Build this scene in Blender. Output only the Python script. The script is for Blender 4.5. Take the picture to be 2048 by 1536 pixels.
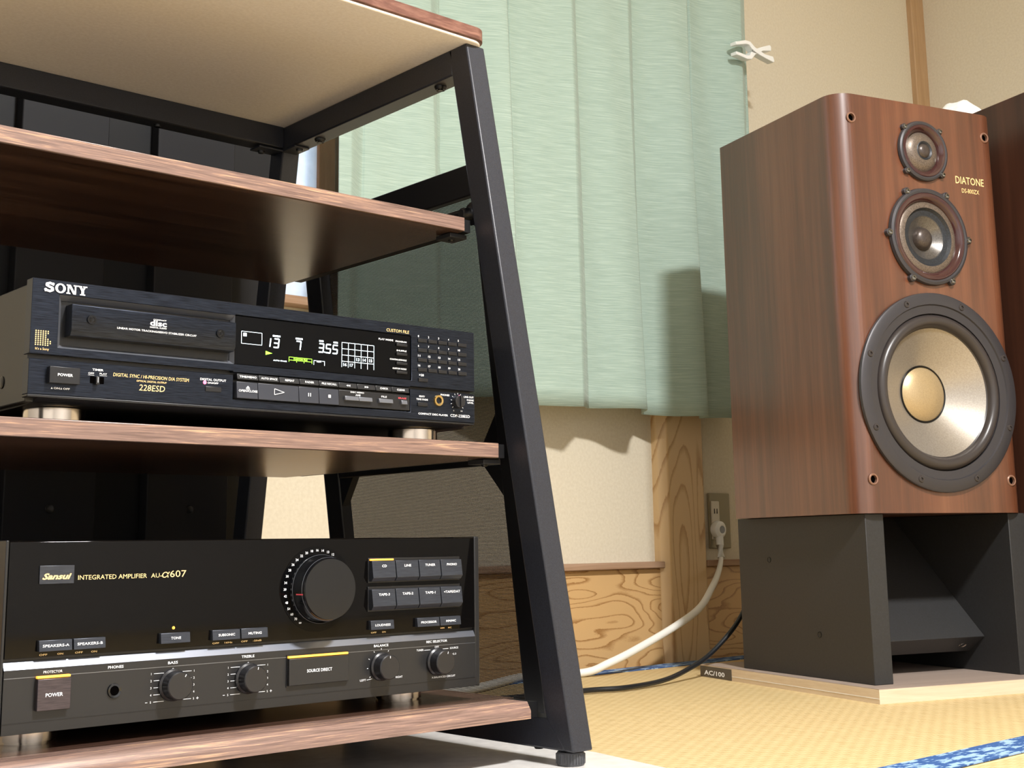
import bpy, bmesh, math, random
from mathutils import Vector, Matrix
random.seed(7)
for o in list(bpy.data.objects): bpy.data.objects.remove(o)
S = bpy.context.scene
COL = S.collection
pi = math.pi

# ------------------------------------------------------------------ camera, world, light, exposure
YAW, PIT, ROL = 0.7281866, 0.1708720, -0.0151097
FPX = 2588.915
cam = bpy.data.objects.new('camera', bpy.data.cameras.new('camera'))
COL.objects.link(cam)
fwd = Vector((math.sin(YAW)*math.cos(PIT), math.cos(YAW)*math.cos(PIT), math.sin(PIT)))
rgt = fwd.cross(Vector((0, 0, 1))).normalized(); upv = rgt.cross(fwd)
r2 = rgt*math.cos(ROL) + upv*math.sin(ROL); u2 = -rgt*math.sin(ROL) + upv*math.cos(ROL)
cam.matrix_world = Matrix(((r2.x, u2.x, -fwd.x, -0.36366), (r2.y, u2.y, -fwd.y, -0.94558), (r2.z, u2.z, -fwd.z, 0.25), (0, 0, 0, 1)))
cam.data.sensor_fit = 'HORIZONTAL'; cam.data.sensor_width = 36.0
cam.data.lens = 36.0*FPX/2048; cam.data.shift_y = -122.32/2048
cam.data.clip_start = 0.02
S.camera = cam
W = bpy.data.worlds.new('world'); S.world = W; W.use_nodes = True
W.node_tree.nodes['Background'].inputs[0].default_value = (0.85, 0.92, 1.0, 1)
W.node_tree.nodes['Background'].inputs[1].default_value = 3.0
LAMP = Vector((0.48, -1.5, 2.22))
LAMP_POWER = 120.0
la = bpy.data.lights.new('lamp_light', 'AREA'); la.shape = 'DISK'; la.size = 0.30; la.energy = LAMP_POWER; la.color = (1.0, 0.985, 0.975)
lo = bpy.data.objects.new('lamp_light', la); COL.objects.link(lo); lo.location = LAMP
S.view_settings.view_transform = 'Standard'; S.view_settings.look = 'None'
S.view_settings.exposure = 0.44; S.view_settings.gamma = 1.0; S.view_settings.use_curve_mapping = False

# ------------------------------------------------------------------ materials
def lin(c):
    if isinstance(c, str):
        c = [int(c[i:i+2], 16)/255 for i in (1, 3, 5)]
    return tuple((v/12.92 if v <= 0.04045 else ((v+0.055)/1.055)**2.4) for v in c) + (1.0,)
class NT:
    def __init__(s, name):
        s.m = bpy.data.materials.new(name); s.m.use_nodes = True; s.t = s.m.node_tree
        s.b = s.t.nodes['Principled BSDF']; s.out = s.t.nodes['Material Output']
    def n(s, kind, **kw):
        nd = s.t.nodes.new(kind)
        for k, v in kw.items():
            if k in nd.inputs: nd.inputs[k].default_value = v
            else: setattr(nd, k, v)
        return nd
    def l(s, a, b): s.t.links.new(a, b)
    def coord(s, scale=(1, 1, 1), rot=(0, 0, 0), kind='Object'):
        tc = s.n('ShaderNodeTexCoord'); mp = s.n('ShaderNodeMapping'); mp.inputs['Scale'].default_value = scale; mp.inputs['Rotation'].default_value = rot
        s.l(tc.outputs[kind], mp.inputs[0]); return mp.outputs[0]
    def ramp(s, fac, stops):
        r = s.n('ShaderNodeValToRGB'); e = r.color_ramp.elements
        while len(e) < len(stops): e.new(0.5)
        for el, (p, c) in zip(e, stops): el.position = p; el.color = lin(c) if not isinstance(c, tuple) or len(c) == 3 else c
        s.l(fac, r.inputs[0]); return r.outputs[0]
    def bump(s, h, strength=0.3, dist=0.001):
        b = s.n('ShaderNodeBump', Strength=strength, Distance=dist); s.l(h, b.inputs['Height']); s.l(b.outputs[0], s.b.inputs['Normal'])
def plain(name, c, rough=0.5, metal=0.0, spec=0.5, coat=0.0, emit=None, es=1.0, coat_rough=0.05):
    x = NT(name); b = x.b
    b.inputs['Base Color'].default_value = lin(c); b.inputs['Roughness'].default_value = rough; b.inputs['Metallic'].default_value = metal
    b.inputs['Specular IOR Level'].default_value = spec; b.inputs['Coat Weight'].default_value = coat; b.inputs['Coat Roughness'].default_value = coat_rough
    if emit: b.inputs['Emission Color'].default_value = lin(emit); b.inputs['Emission Strength'].default_value = es
    return x.m
def noisy(name, c1, c2, scale, rough=0.5, stretch=(1, 1, 1), bump=0.0, metal=0.0, spec=0.5, detail=6, lo=0.35, hi=0.65, coat=0.0, dist=0.001, kind='Object'):
    x = NT(name); v = x.coord(stretch, kind=kind)
    n = x.n('ShaderNodeTexNoise', Scale=scale, Detail=detail, Roughness=0.6); x.l(v, n.inputs['Vector'])
    x.l(x.ramp(n.outputs[0], [(lo, c1), (hi, c2)]), x.b.inputs['Base Color'])
    x.b.inputs['Roughness'].default_value = rough; x.b.inputs['Metallic'].default_value = metal; x.b.inputs['Specular IOR Level'].default_value = spec; x.b.inputs['Coat Weight'].default_value = coat
    if bump: x.bump(n.outputs[0], bump, dist)
    return x.m
def wood(name, stops, stretch, scale=1.0, fine=None, rough=0.4, coat=0.0, bump=0.1, distort=1.5, spec=0.5, cr=0.12):
    """streaked wood: coarse and fine noise drawn out along the grain"""
    x = NT(name); v = x.coord(stretch)
    a = x.n('ShaderNodeTexNoise', Scale=scale, Detail=5, Roughness=0.55, Distortion=distort); x.l(v, a.inputs['Vector'])
    v2 = x.coord(tuple(s*f for s, f in zip(stretch, fine or (2.2, 7, 7))))
    b = x.n('ShaderNodeTexNoise', Scale=scale, Detail=6, Roughness=0.7); x.l(v2, b.inputs['Vector'])
    mx = x.n('ShaderNodeMath', operation='MULTIPLY_ADD'); mx.inputs[1].default_value = 0.45; x.l(b.outputs[0], mx.inputs[0])
    m2 = x.n('ShaderNodeMath', operation='MULTIPLY'); m2.inputs[1].default_value = 0.55; x.l(a.outputs[0], m2.inputs[0]); x.l(m2.outputs[0], mx.inputs[2])
    x.l(x.ramp(mx.outputs[0], stops), x.b.inputs['Base Color'])
    x.b.inputs['Roughness'].default_value = rough; x.b.inputs['Coat Weight'].default_value = coat; x.b.inputs['Coat Roughness'].default_value = cr; x.b.inputs['Specular IOR Level'].default_value = spec
    if bump: x.bump(mx.outputs[0], bump, 0.0006)
    return x.m
def growth(name, dark, light, ring, stretch, rough=0.45, base_rot=(0, 0, 0), distort=2.2, dscale=2.2, loc=(0, 0, 0)):
    """flat-sawn board: contour rings of a stretched noise field"""
    x = NT(name); v = x.coord(stretch, base_rot)
    n = x.n('ShaderNodeTexNoise', Scale=dscale, Detail=1.5, Roughness=0.4); x.l(v, n.inputs['Vector'])
    m = x.n('ShaderNodeMath', operation='MULTIPLY'); m.inputs[1].default_value = ring; x.l(n.outputs[0], m.inputs[0])
    f = x.n('ShaderNodeMath', operation='FRACT'); x.l(m.outputs[0], f.inputs[0])
    n2 = x.n('ShaderNodeTexNoise', Scale=90, Detail=4); x.l(v, n2.inputs['Vector'])
    a = x.n('ShaderNodeMath', operation='MULTIPLY_ADD'); a.inputs[1].default_value = 0.18; x.l(n2.outputs[0], a.inputs[0]); x.l(f.outputs[0], a.inputs[2])
    x.l(x.ramp(a.outputs[0], [(0.05, light), (0.72, light), (0.95, dark), (1.0, light)]), x.b.inputs['Base Color'])
    x.b.inputs['Roughness'].default_value = rough
    return x.m
M = {}
M['steel'] = noisy('black_powder_coat', '#1b1d24', '#282b34', 900, 0.42, bump=0.25, spec=0.5, dist=0.0004)
M['steel_smooth'] = plain('black_steel', '#1d1e22', 0.45)
M['walnut'] = wood('walnut_laminate', [(0.3, '#241914'), (0.5, '#402d25'), (0.7, '#5e4538')], (2.2, 26, 26), rough=0.27, bump=0.03)
M['walnut_edge'] = wood('walnut_edge_band', [(0.34, '#544039'), (0.46, '#765f56'), (0.54, '#876c61'), (0.62, '#bd9878'), (0.7, '#d0ae8d')], (9, 120, 260), fine=(3, 5, 5), rough=0.27, bump=0.06, coat=0.35, cr=0.22)
M['beige_board'] = noisy('beige_underside', '#e6ddd3', '#efe7de', 260, 0.6, bump=0.05)
M['reddish_edge'] = wood('reddish_walnut_edge', [(0.32, '#4a3029'), (0.5, '#69473d'), (0.66, '#8a6557')], (16, 80, 90), fine=(3, 4, 4), rough=0.35, bump=0.1)
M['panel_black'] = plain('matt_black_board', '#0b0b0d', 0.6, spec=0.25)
M['panel_dark'] = plain('charcoal_board', '#131316', 0.62, spec=0.25)
M['rubber'] = plain('dark_grey_plastic', '#45464a', 0.5)
M['melamine'] = noisy('pale_grey_melamine', '#c9c6c2', '#d6d3cf', 60, 0.22, bump=0.0)
M['sony_face'] = noisy('brushed_black_aluminium', '#171a22', '#2d333f', 60, 0.33, stretch=(1, 30, 30), metal=0.75, detail=3, bump=0.1, dist=0.0003)
M['black_plastic'] = plain('black_plastic', '#111216', 0.38)
M['black_gloss'] = plain('black_gloss', '#050506', 0.06, spec=0.16)
M['chassis'] = plain('grey_black_sheet_steel', '#2e2d2c', 0.42, metal=0.25)
M['bezel_grey'] = plain('satin_grey_bezel', '#6d7077', 0.35, metal=0.5)
M['button'] = plain('slate_button', '#2b2e37', 0.4)
M['amp_button'] = noisy('brushed_slate_button', '#31343c', '#3d4149', 80, 0.35, stretch=(1, 20, 20), metal=0.45, detail=3)
M['amp_glass'] = plain('smoked_gloss_panel', '#070606', 0.05, spec=0.2)
M['amp_lower'] = plain('anodised_charcoal', '#2a2a2b', 0.36, metal=0.35)
M['amp_ridge'] = plain('polished_dark_ridge', '#8b909c', 0.30, metal=0.9)
M['power_key'] = noisy('brushed_bronze_key', '#3f3a3f', '#554d52', 70, 0.3, stretch=(1, 22, 22), metal=0.6, detail=3)
M['knob'] = plain('satin_black_knob', '#1c1c1f', 0.32)
M['knob_gloss'] = plain('gloss_black_knob', '#0f1012', 0.12, spec=0.6)
M['white_print'] = plain('white_print', '#e9ebee', 0.5, emit='#e9ebee', es=0.12)
M['gold_print'] = plain('gold_print', '#f0cd8e', 0.45, emit='#f0cd8e', es=0.12)
M['pink_led'] = plain('pink_led', '#ff7aa0', 0.4, emit='#ff6f98', es=1.2)
M['vfd'] = plain('display_segments', '#dff3ff', 0.5, emit='#dff4ff', es=1.7)
M['vfd_green'] = plain('display_green', '#9bff46', 0.5, emit='#8cf53a', es=1.3)
M['amber_led'] = plain('amber_indicator', '#ffb347', 0.4, emit='#ffae3c', es=1.1)
M['lettered_red'] = plain('red_print', '#d8505a', 0.5, emit='#d8505a', es=0.1)
M['brass'] = plain('brass', '#d8b878', 0.25, metal=1.0)
M['nickel'] = plain('nickel_foot', '#cfc4b8', 0.16, metal=1.0)
M['screw'] = plain('black_screw', '#0c0c0e', 0.3, metal=0.4)
M['bright_screw'] = plain('bright_screw', '#8d8b86', 0.25, metal=1.0)
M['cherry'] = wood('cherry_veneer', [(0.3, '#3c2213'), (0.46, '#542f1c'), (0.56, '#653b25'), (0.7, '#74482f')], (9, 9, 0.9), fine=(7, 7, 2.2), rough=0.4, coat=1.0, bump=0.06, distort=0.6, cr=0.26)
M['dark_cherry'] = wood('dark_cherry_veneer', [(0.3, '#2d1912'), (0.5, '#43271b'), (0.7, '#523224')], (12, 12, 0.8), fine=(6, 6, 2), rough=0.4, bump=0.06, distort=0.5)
M['driver_frame'] = plain('driver_frame', '#3d3b3e', 0.42, metal=0.3)
M['driver_dark'] = plain('driver_rubber', '#35302f', 0.33)
M['burgundy'] = plain('burgundy_ring', '#3d2222', 0.14, spec=0.6, coat=0.3)
M['cone'] = noisy('woven_champagne_cone', '#9b948a', '#aba49a', 420, 0.34, metal=0.65)
M['dust_cap'] = noisy('woven_gold_cap', '#a8936f', '#b9a37d', 700, 0.38, metal=0.45)
M['wire_mesh'] = noisy('beige_wire_mesh', '#544940', '#7d7064', 900, 0.4, metal=0.4, detail=2, lo=0.4, hi=0.6)
M['mid_black'] = noisy('black_wire_mesh', '#14161a', '#2c3138', 900, 0.45, detail=1, lo=0.45, hi=0.6)
M['mid_cone'] = noisy('grey_cone', '#57534f', '#6e6a66', 500, 0.3, metal=0.6)
M['mid_dome'] = noisy('taupe_dome', '#3f3733', '#544b46', 600, 0.35, metal=0.4)
M['insert'] = plain('brown_insert', '#8d6a58', 0.35, metal=0.3)
M['hole'] = plain('socket_dark', '#050404', 0.9, spec=0.0)
M['stand'] = noisy('black_stand_paint', '#252525', '#2b2b2c', 300, 0.55, bump=0.05)
M['ply'] = wood('plywood_top', [(0.3, '#8f7f74'), (0.7, '#a8978b')], (1.2, 14, 14), rough=0.6)
M['ply_edge'] = wood('plywood_edge', [(0.3, '#c9b397'), (0.55, '#d9c7ae'), (0.7, '#e4d6c0')], (4, 4, 60), rough=0.6)
M['label_dark'] = plain('dark_label', '#55504a', 0.6)
M['plaster'] = noisy('beige_plaster', '#d3c9b3', '#dbd2bd', 160, 0.9, bump=0.12, spec=0.15, dist=0.0008)
M['plaster_low'] = noisy('cream_plaster', '#cabd97', '#d4c8a3', 150, 0.9, bump=0.12, spec=0.15, dist=0.0008)
M['paper'] = noisy('pale_sliding_door_paper', '#c3c6cc', '#cfd2d8', 30, 0.8, spec=0.2)
M['ceiling'] = noisy('ceiling_board', '#dcd6ca', '#e6e0d6', 20, 0.8, spec=0.2)
M['post'] = growth('flat_sawn_cedar', '#b0895a', '#d4b588', 15, (5.5, 5.5, 0.75), dscale=1.6)
M['cedar'] = growth('cedar_board', '#9c7140', '#cfa975', 12, (1.9, 4.0, 8.5), dscale=2.0)
M['rail_wood'] = wood('weathered_rail', [(0.3, '#8e6a4a'), (0.7, '#b79a82')], (2, 40, 40), rough=0.6)
M['window_wood'] = wood('brown_window_wood', [(0.3, '#7a5636'), (0.7, '#a07a55')], (40, 40, 2), rough=0.5)
M['corner_wood'] = wood('corner_post_wood', [(0.3, '#a88660'), (0.7, '#c6a57e')], (30, 30, 1.5), rough=0.55)
M['white_plastic'] = plain('white_plastic', '#eef0ee', 0.35)
M['cord_white'] = plain('white_cord', '#f0efe8', 0.45)
M['cord_black'] = plain('black_cord', '#17191d', 0.38)
M['plate'] = plain('cream_wall_plate', '#8d8468', 0.5)
M['ivory'] = plain('ivory_socket', '#cfc8b8', 0.45)
M['cloth_white'] = noisy('white_cloth', '#dcdad4', '#f2f0ec', 60, 0.85, bump=0.2)
M['lamp'] = plain('lamp_diffuser', '#ffffff', 0.5, emit='#fff3df', es=2.0)
M['heri_edge'] = plain('dark_seam', '#1a2030', 0.9)

def m_curtain():
    x = NT('mint_slub_curtain'); v = x.coord((18, 1, 620))
    n = x.n('ShaderNodeTexNoise', Scale=1.0, Detail=4, Roughness=0.6, Distortion=0.4); x.l(v, n.inputs['Vector'])
    x.l(x.ramp(n.outputs[0], [(0.3, '#92a79c'), (0.5, '#9eb3a8'), (0.72, '#b2c5ba')]), x.b.inputs['Base Color'])
    x.b.inputs['Roughness'].default_value = 0.7; x.b.inputs['Sheen Weight'].default_value = 0.15; x.b.inputs['Specular IOR Level'].default_value = 0.3
    x.bump(n.outputs[0], 0.25, 0.001)
    return x.m
M['curtain'] = m_curtain()
def m_tatami():
    x = NT('tatami_rush'); tc = x.n('ShaderNodeTexCoord'); sp = x.n('ShaderNodeSeparateXYZ'); x.l(tc.outputs['Object'], sp.inputs[0])
    def wave(sock, per, ph=None):
        m = x.n('ShaderNodeMath', operation='MULTIPLY'); m.inputs[1].default_value = 2*pi/per; x.l(sock, m.inputs[0]); s_ = m.outputs[0]
        if ph: a = x.n('ShaderNodeMath', operation='ADD'); x.l(s_, a.inputs[0]); x.l(ph, a.inputs[1]); s_ = a.outputs[0]
        q = x.n('ShaderNodeMath', operation='SINE'); x.l(s_, q.inputs[0]); return q.outputs[0]
    nz = x.n('ShaderNodeTexNoise', Scale=30, Detail=4); x.l(x.coord((4, 1, 1)), nz.inputs['Vector'])
    wy = wave(sp.outputs['Y'], 0.0042)
    fl = x.n('ShaderNodeMath', operation='MULTIPLY'); fl.inputs[1].default_value = 1/0.0084; x.l(sp.outputs['Y'], fl.inputs[0])
    rd = x.n('ShaderNodeMath', operation='ROUND'); x.l(fl.outputs[0], rd.inputs[0])
    ph = x.n('ShaderNodeMath', operation='MULTIPLY'); ph.inputs[1].default_value = pi; x.l(rd.outputs[0], ph.inputs[0])
    wx = wave(sp.outputs['X'], 0.030, ph.outputs[0])
    a = x.n('ShaderNodeMath', operation='MULTIPLY_ADD'); a.inputs[1].default_value = 0.45; x.l(wx, a.inputs[0]); x.l(wy, a.inputs[2])
    b = x.n('ShaderNodeMath', operation='MULTIPLY_ADD'); b.inputs[1].default_value = 2.4; x.l(nz.outputs[0], b.inputs[0]); x.l(a.outputs[0], b.inputs[2])
    mr = x.n('ShaderNodeMapRange'); mr.inputs['From Min'].default_value = -0.6; mr.inputs['From Max'].default_value = 2.8; x.l(b.outputs[0], mr.inputs['Value'])
    x.l(x.ramp(mr.outputs[0], [(0.0, '#a58a58'), (0.45, '#cdb482'), (1.0, '#d9c496')]), x.b.inputs['Base Color'])
    x.b.inputs['Roughness'].default_value = 0.62; x.b.inputs['Specular IOR Level'].default_value = 0.35
    x.bump(a.outputs[0], 0.35, 0.0008)
    return x.m
M['tatami'] = m_tatami()
def m_heri():
    x = NT('blue_patterned_border'); v = x.coord((1, 2.4, 1))
    vo = x.n('ShaderNodeTexVoronoi', Scale=38); vo.distance = 'CHEBYCHEV'; x.l(v, vo.inputs['Vector'])
    n = x.n('ShaderNodeTexNoise', Scale=120, Detail=2); x.l(x.coord((0.6, 3, 1)), n.inputs['Vector'])
    a = x.n('ShaderNodeMath', operation='MULTIPLY'); x.l(vo.outputs['Distance'], a.inputs[0]); x.l(n.outputs[0], a.inputs[1])
    x.l(x.ramp(a.outputs[0], [(0.0, '#9fb9d6'), (0.17, '#8fb0d2'), (0.2, '#2f568f'), (1.0, '#254a86')]), x.b.inputs['Base Color'])
    x.b.inputs['Roughness'].default_value = 0.8
    return x.m
M['heri'] = m_heri()
def m_grille():
    x = NT('black_open_weave'); tc = x.n('ShaderNodeTexCoord'); sp = x.n('ShaderNodeSeparateXYZ'); x.l(tc.outputs['Object'], sp.inputs[0])
    def wv(s1, op):
        a = x.n('ShaderNodeMath', operation=op); x.l(sp.outputs['Y'], a.inputs[0]); x.l(sp.outputs['Z'], a.inputs[1])
        m = x.n('ShaderNodeMath', operation='MULTIPLY'); m.inputs[1].default_value = 2*pi/s1; x.l(a.outputs[0], m.inputs[0])
        q = x.n('ShaderNodeMath', operation='SINE'); x.l(m.outputs[0], q.inputs[0]); return q.outputs[0]
    w1, w2 = wv(0.0030, 'ADD'), wv(0.0030, 'SUBTRACT')
    mu = x.n('ShaderNodeMath', operation='MULTIPLY'); x.l(w1, mu.inputs[0]); x.l(w2, mu.inputs[1])
    mr = x.n('ShaderNodeMapRange'); mr.inputs['From Min'].default_value = -0.35; mr.inputs['From Max'].default_value = 0.45; mr.inputs['To Min'].default_value = 0.12; mr.inputs['To Max'].default_value = 0.62
    x.l(mu.outputs[0], mr.inputs['Value'])
    tr = x.n('ShaderNodeBsdfTransparent'); mx = x.n('ShaderNodeMixShader')
    x.b.inputs['Base Color'].default_value = lin('#2b2a2c'); x.b.inputs['Roughness'].default_value = 0.8
    x.l(mr.outputs[0], mx.inputs[0]); x.l(x.b.outputs[0], mx.inputs[1]); x.l(tr.outputs[0], mx.inputs[2]); x.l(mx.outputs[0], x.out.inputs[0])
    return x.m
M['grille'] = m_grille()
M['grille_wrap'] = noisy('black_cloth', '#2f2d33', '#4a4750', 900, 0.85, bump=0.4, detail=1)
def m_pane():
    x = NT('frosted_glass'); n = x.n('ShaderNodeTexNoise', Scale=45, Detail=5); x.l(x.coord(), n.inputs['Vector'])
    x.l(x.ramp(n.outputs[0], [(0.3, '#cdd6e2'), (0.7, '#e6ecf4')]), x.b.inputs['Base Color']); x.b.inputs['Roughness'].default_value = 0.35
    tl = x.n('ShaderNodeBsdfTranslucent'); tl.inputs[0].default_value = (0.85, 0.92, 1, 1); mx = x.n('ShaderNodeMixShader'); mx.inputs[0].default_value = 0.35
    x.l(x.b.outputs[0], mx.inputs[1]); x.l(tl.outputs[0], mx.inputs[2]); x.l(mx.outputs[0], x.out.inputs[0]); x.bump(n.outputs[0], 0.3, 0.002)
    return x.m
M['pane'] = m_pane()

# ------------------------------------------------------------------ mesh helpers
class MB:
    def __init__(s): s.v = []; s.f = []
    def add(s, vs, fs):
        k = len(s.v); s.v += [tuple(p) for p in vs]; s.f += [tuple(i+k for i in q) for q in fs]; return s
    def box(s, x0, x1, y0, y1, z0, z1):
        return s.add([(x, y, z) for z in (z0, z1) for y in (y0, y1) for x in (x0, x1)],
                     [(0, 2, 3, 1), (4, 5, 7, 6), (0, 1, 5, 4), (2, 6, 7, 3), (0, 4, 6, 2), (1, 3, 7, 5)])
    def prism(s, poly, a0, a1, axis='x'):
        """poly: points in the plane across the axis, extruded from a0 to a1"""
        def P(p, a): return {'x': (a, p[0], p[1]), 'y': (p[0], a, p[1]), 'z': (p[0], p[1], a)}[axis]
        n = len(poly); vs = [P(p, a0) for p in poly] + [P(p, a1) for p in poly]
        return s.add(vs, [tuple(range(n)), tuple(reversed(range(n, 2*n)))] + [(i, n+i, n+(i+1) % n, (i+1) % n) for i in range(n)])
    def lathe(s, prof, c=(0, 0, 0), axis='z', n=48):
        """prof: (radius, height along axis); a first/last radius of 0 closes the end"""
        rings = []; k0 = len(s.v)
        for r, h in prof:
            idx = []
            for i in range(1 if r < 1e-7 else n):
                a = 2*pi*i/n; p, q = r*math.cos(a), r*math.sin(a)
                s.v.append({'z': (c[0]+p, c[1]+q, c[2]+h), 'y': (c[0]+p, c[1]+h, c[2]+q), 'x': (c[0]+h, c[1]+p, c[2]+q)}[axis]); idx.append(len(s.v)-1)
            rings.append(idx)
        for A, B in zip(rings, rings[1:]):
            if len(A) == 1 and len(B) == 1: continue
            for i in range(n):
                j = (i+1) % n
                if len(A) == 1: s.f.append((A[0], B[j], B[i]))
                elif len(B) == 1: s.f.append((A[i], A[j], B[0]))
                else: s.f.append((A[i], A[j], B[j], B[i]))
        return s
    def tube(s, pts, r, n=10):
        pts = [Vector(p) for p in pts]; rings = []; up = Vector((0, 0, 1)); r_in = r
        for i, p in enumerate(pts):
            r = r_in(i/(len(pts)-1)) if callable(r_in) else r_in
            t = (pts[min(i+1, len(pts)-1)] - pts[max(i-1, 0)]).normalized()
            a = t.cross(up if abs(t.z) < 0.95 else Vector((1, 0, 0))).normalized(); b = t.cross(a)
            k = len(s.v); s.v += [tuple(p + a*r*math.cos(2*pi*j/n) + b*r*math.sin(2*pi*j/n)) for j in range(n)]; rings.append(list(range(k, k+n)))
        for A, B in zip(rings, rings[1:]): s.f += [(A[j], A[(j+1) % n], B[(j+1) % n], B[j]) for j in range(n)]
        s.f += [tuple(rings[0]), tuple(reversed(rings[-1]))]; return s
    def poly(s, pts, y):
        """flat polygon in the XZ plane facing -y"""
        k = len(s.v); s.v += [(p[0], y, p[1]) for p in pts]; s.f.append(tuple(range(k, k+len(pts)))); return s
    def rect(s, x0, x1, z0, z1, y): return s.poly([(x0, z0), (x1, z0), (x1, z1), (x0, z1)], y)
    def plate(s, xs, zs, holes, y0, y1):
        """plate x0..x1, z0..z1 between y0 (front) and y1 with rectangular holes"""
        X = sorted(set(list(xs) + [h[i] for h in holes for i in (0, 1)])); Z = sorted(set(list(zs) + [h[i] for h in holes for i in (2, 3)]))
        solid = lambda i, j: 0 <= i < len(X)-1 and 0 <= j < len(Z)-1 and not any(h[0]-1e-7 <= X[i] and X[i+1] <= h[1]+1e-7 and h[2]-1e-7 <= Z[j] and Z[j+1] <= h[3]+1e-7 for h in holes)
        for i in range(len(X)-1):
            for j in range(len(Z)-1):
                if not solid(i, j): continue
                a, b, c, d = X[i], X[i+1], Z[j], Z[j+1]
                s.add([(a, y0, c), (b, y0, c), (b, y0, d), (a, y0, d)], [(0, 1, 2, 3)])
                if not solid(i-1, j): s.add([(a, y1, c), (a, y0, c), (a, y0, d), (a, y1, d)], [(0, 1, 2, 3)])
                if not solid(i+1, j): s.add([(b, y0, c), (b, y1, c), (b, y1, d), (b, y0, d)], [(0, 1, 2, 3)])
                if not solid(i, j-1): s.add([(a, y1, c), (b, y1, c), (b, y0, c), (a, y0, c)], [(0, 1, 2, 3)])
                if not solid(i, j+1): s.add([(a, y0, d), (b, y0, d), (b, y1, d), (a, y1, d)], [(0, 1, 2, 3)])
        return s
    def build(s, name, mat, parent=None, bevel=0.0, seg=2, smooth=35, fix=True):
        me = bpy.data.meshes.new(name); me.from_pydata(s.v, [], s.f); me.materials.append(M[mat])
        bm = bmesh.new(); bm.from_mesh(me); bmesh.ops.remove_doubles(bm, verts=bm.verts, dist=1e-7)
        if fix: bmesh.ops.recalc_face_normals(bm, faces=bm.faces)
        bm.to_mesh(me); bm.free()
        for p in me.polygons: p.use_smooth = True
        me.set_sharp_from_angle(angle=math.radians(smooth))
        o = bpy.data.objects.new(name, me); COL.objects.link(o); o.parent = parent
        if 'lettering' in name or name in ('display_digits', 'display_marks', 'scale_numbers', 'knurling'): o['kind'] = 'stuff'
        if bevel:
            b = o.modifiers.new('bevel', 'BEVEL'); b.width = bevel; b.segments = seg; b.limit_method = 'ANGLE'; b.angle_limit = math.radians(40)
        return o
def dup(o, parent, loc=None):
    c = o.copy(); COL.objects.link(c); c.parent = parent
    if loc is not None: c.location = loc
    return c
def tag(o, label, cat, group=None):
    o['label'] = label; o['category'] = cat
    if group: o['group'] = group
    return o
def thing(name, label, cat, loc=(0, 0, 0), rz=0.0, group=None):
    o = bpy.data.objects.new(name, None); COL.objects.link(o); o.location = loc; o.rotation_euler = (0, 0, rz); o.empty_display_size = 0.05
    return tag(o, label, cat, group)
def struct(o): o['kind'] = 'structure'; return o
def anchor(name, mat, pos): pass
_fc = {}
def text(mb, s, x, z, h, y, width=None, align='l', shear=0.0, bold=0.0, slope=0.0):
    """letters as flat mesh: h = capital height, width = fitted width of the string"""
    key = (s, shear, bold)
    if key not in _fc:
        cu = bpy.data.curves.new('t', 'FONT'); cu.body = s; cu.size = 1.0; cu.shear = shear; cu.offset = bold; cu.resolution_u = 2; cu.fill_mode = 'FRONT'
        ob = bpy.data.objects.new('t', cu); COL.objects.link(ob)
        dg = bpy.context.evaluated_depsgraph_get(); me = bpy.data.meshes.new_from_object(ob.evaluated_get(dg))
        _fc[key] = ([tuple(v.co) for v in me.vertices], [tuple(p.vertices) for p in me.polygons])
        bpy.data.objects.remove(ob); bpy.data.meshes.remove(me); bpy.data.curves.remove(cu)
    vs, fs = _fc[key]
    if not vs: return
    x0 = min(v[0] for v in vs); x1 = max(v[0] for v in vs); sz = h/0.70
    sx = width/(x1-x0) if width else sz; w = (x1-x0)*sx
    ox = x - x0*sx - (w/2 if align == 'c' else w if align == 'r' else 0)
    mb.add([(ox + v[0]*sx, y, z + v[1]*sz) for v in vs], fs)
def spline(pts, n=8):
    P = [Vector(p) for p in pts]; P = [P[0]*2-P[1]] + P + [P[-1]*2-P[-2]]; out = []
    for i in range(1, len(P)-2):
        for k in range(n):
            t = k/n; a, b, c, d = P[i-1], P[i], P[i+1], P[i+2]
            out.append(0.5*((2*b) + (c-a)*t + (2*a-5*b+4*c-d)*t*t + (3*b-a-3*c+d)*t*t*t))
    return out + [P[-2]]
mm = 0.001

# ------------------------------------------------------------------ the room
XL, XR, YF, YB, ZC = -1.2, 3.0, -3.0, 0.975, 2.42
fl = struct(MB().box(XL, XR, YF, YB+0.1, -0.06, -0.045).build('floor', 'rail_wood')); fl['label'] = 'straw coloured tatami floor'
def mat_(x0, x1, y0, y1, borders):
    t = MB().box(x0, x1, y0, y1, -0.045, 0).build('tatami_mat', 'tatami', fl, bevel=0.003)
    for (a, b, c, d) in borders: MB().box(a, b, c, d, 0.0, 0.0016).build('mat_border', 'heri', t)
mat_(XL, XR, -0.150, 0.945, [(XL, XR, -0.150, -0.090), (XL, XR, 0.893, 0.945)])
mat_(XL, XR, -1.06, -0.155, [(XL, XR, -1.06, -1.03)])
mat_(XL, XR, -1.97, -1.062, [(XL, XR, -1.97, -1.94), (XL, XR, -1.092, -1.062)])
mat_(XL, XR, YF, -1.972, [(XL, XR, -2.002, -1.972)])
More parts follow.
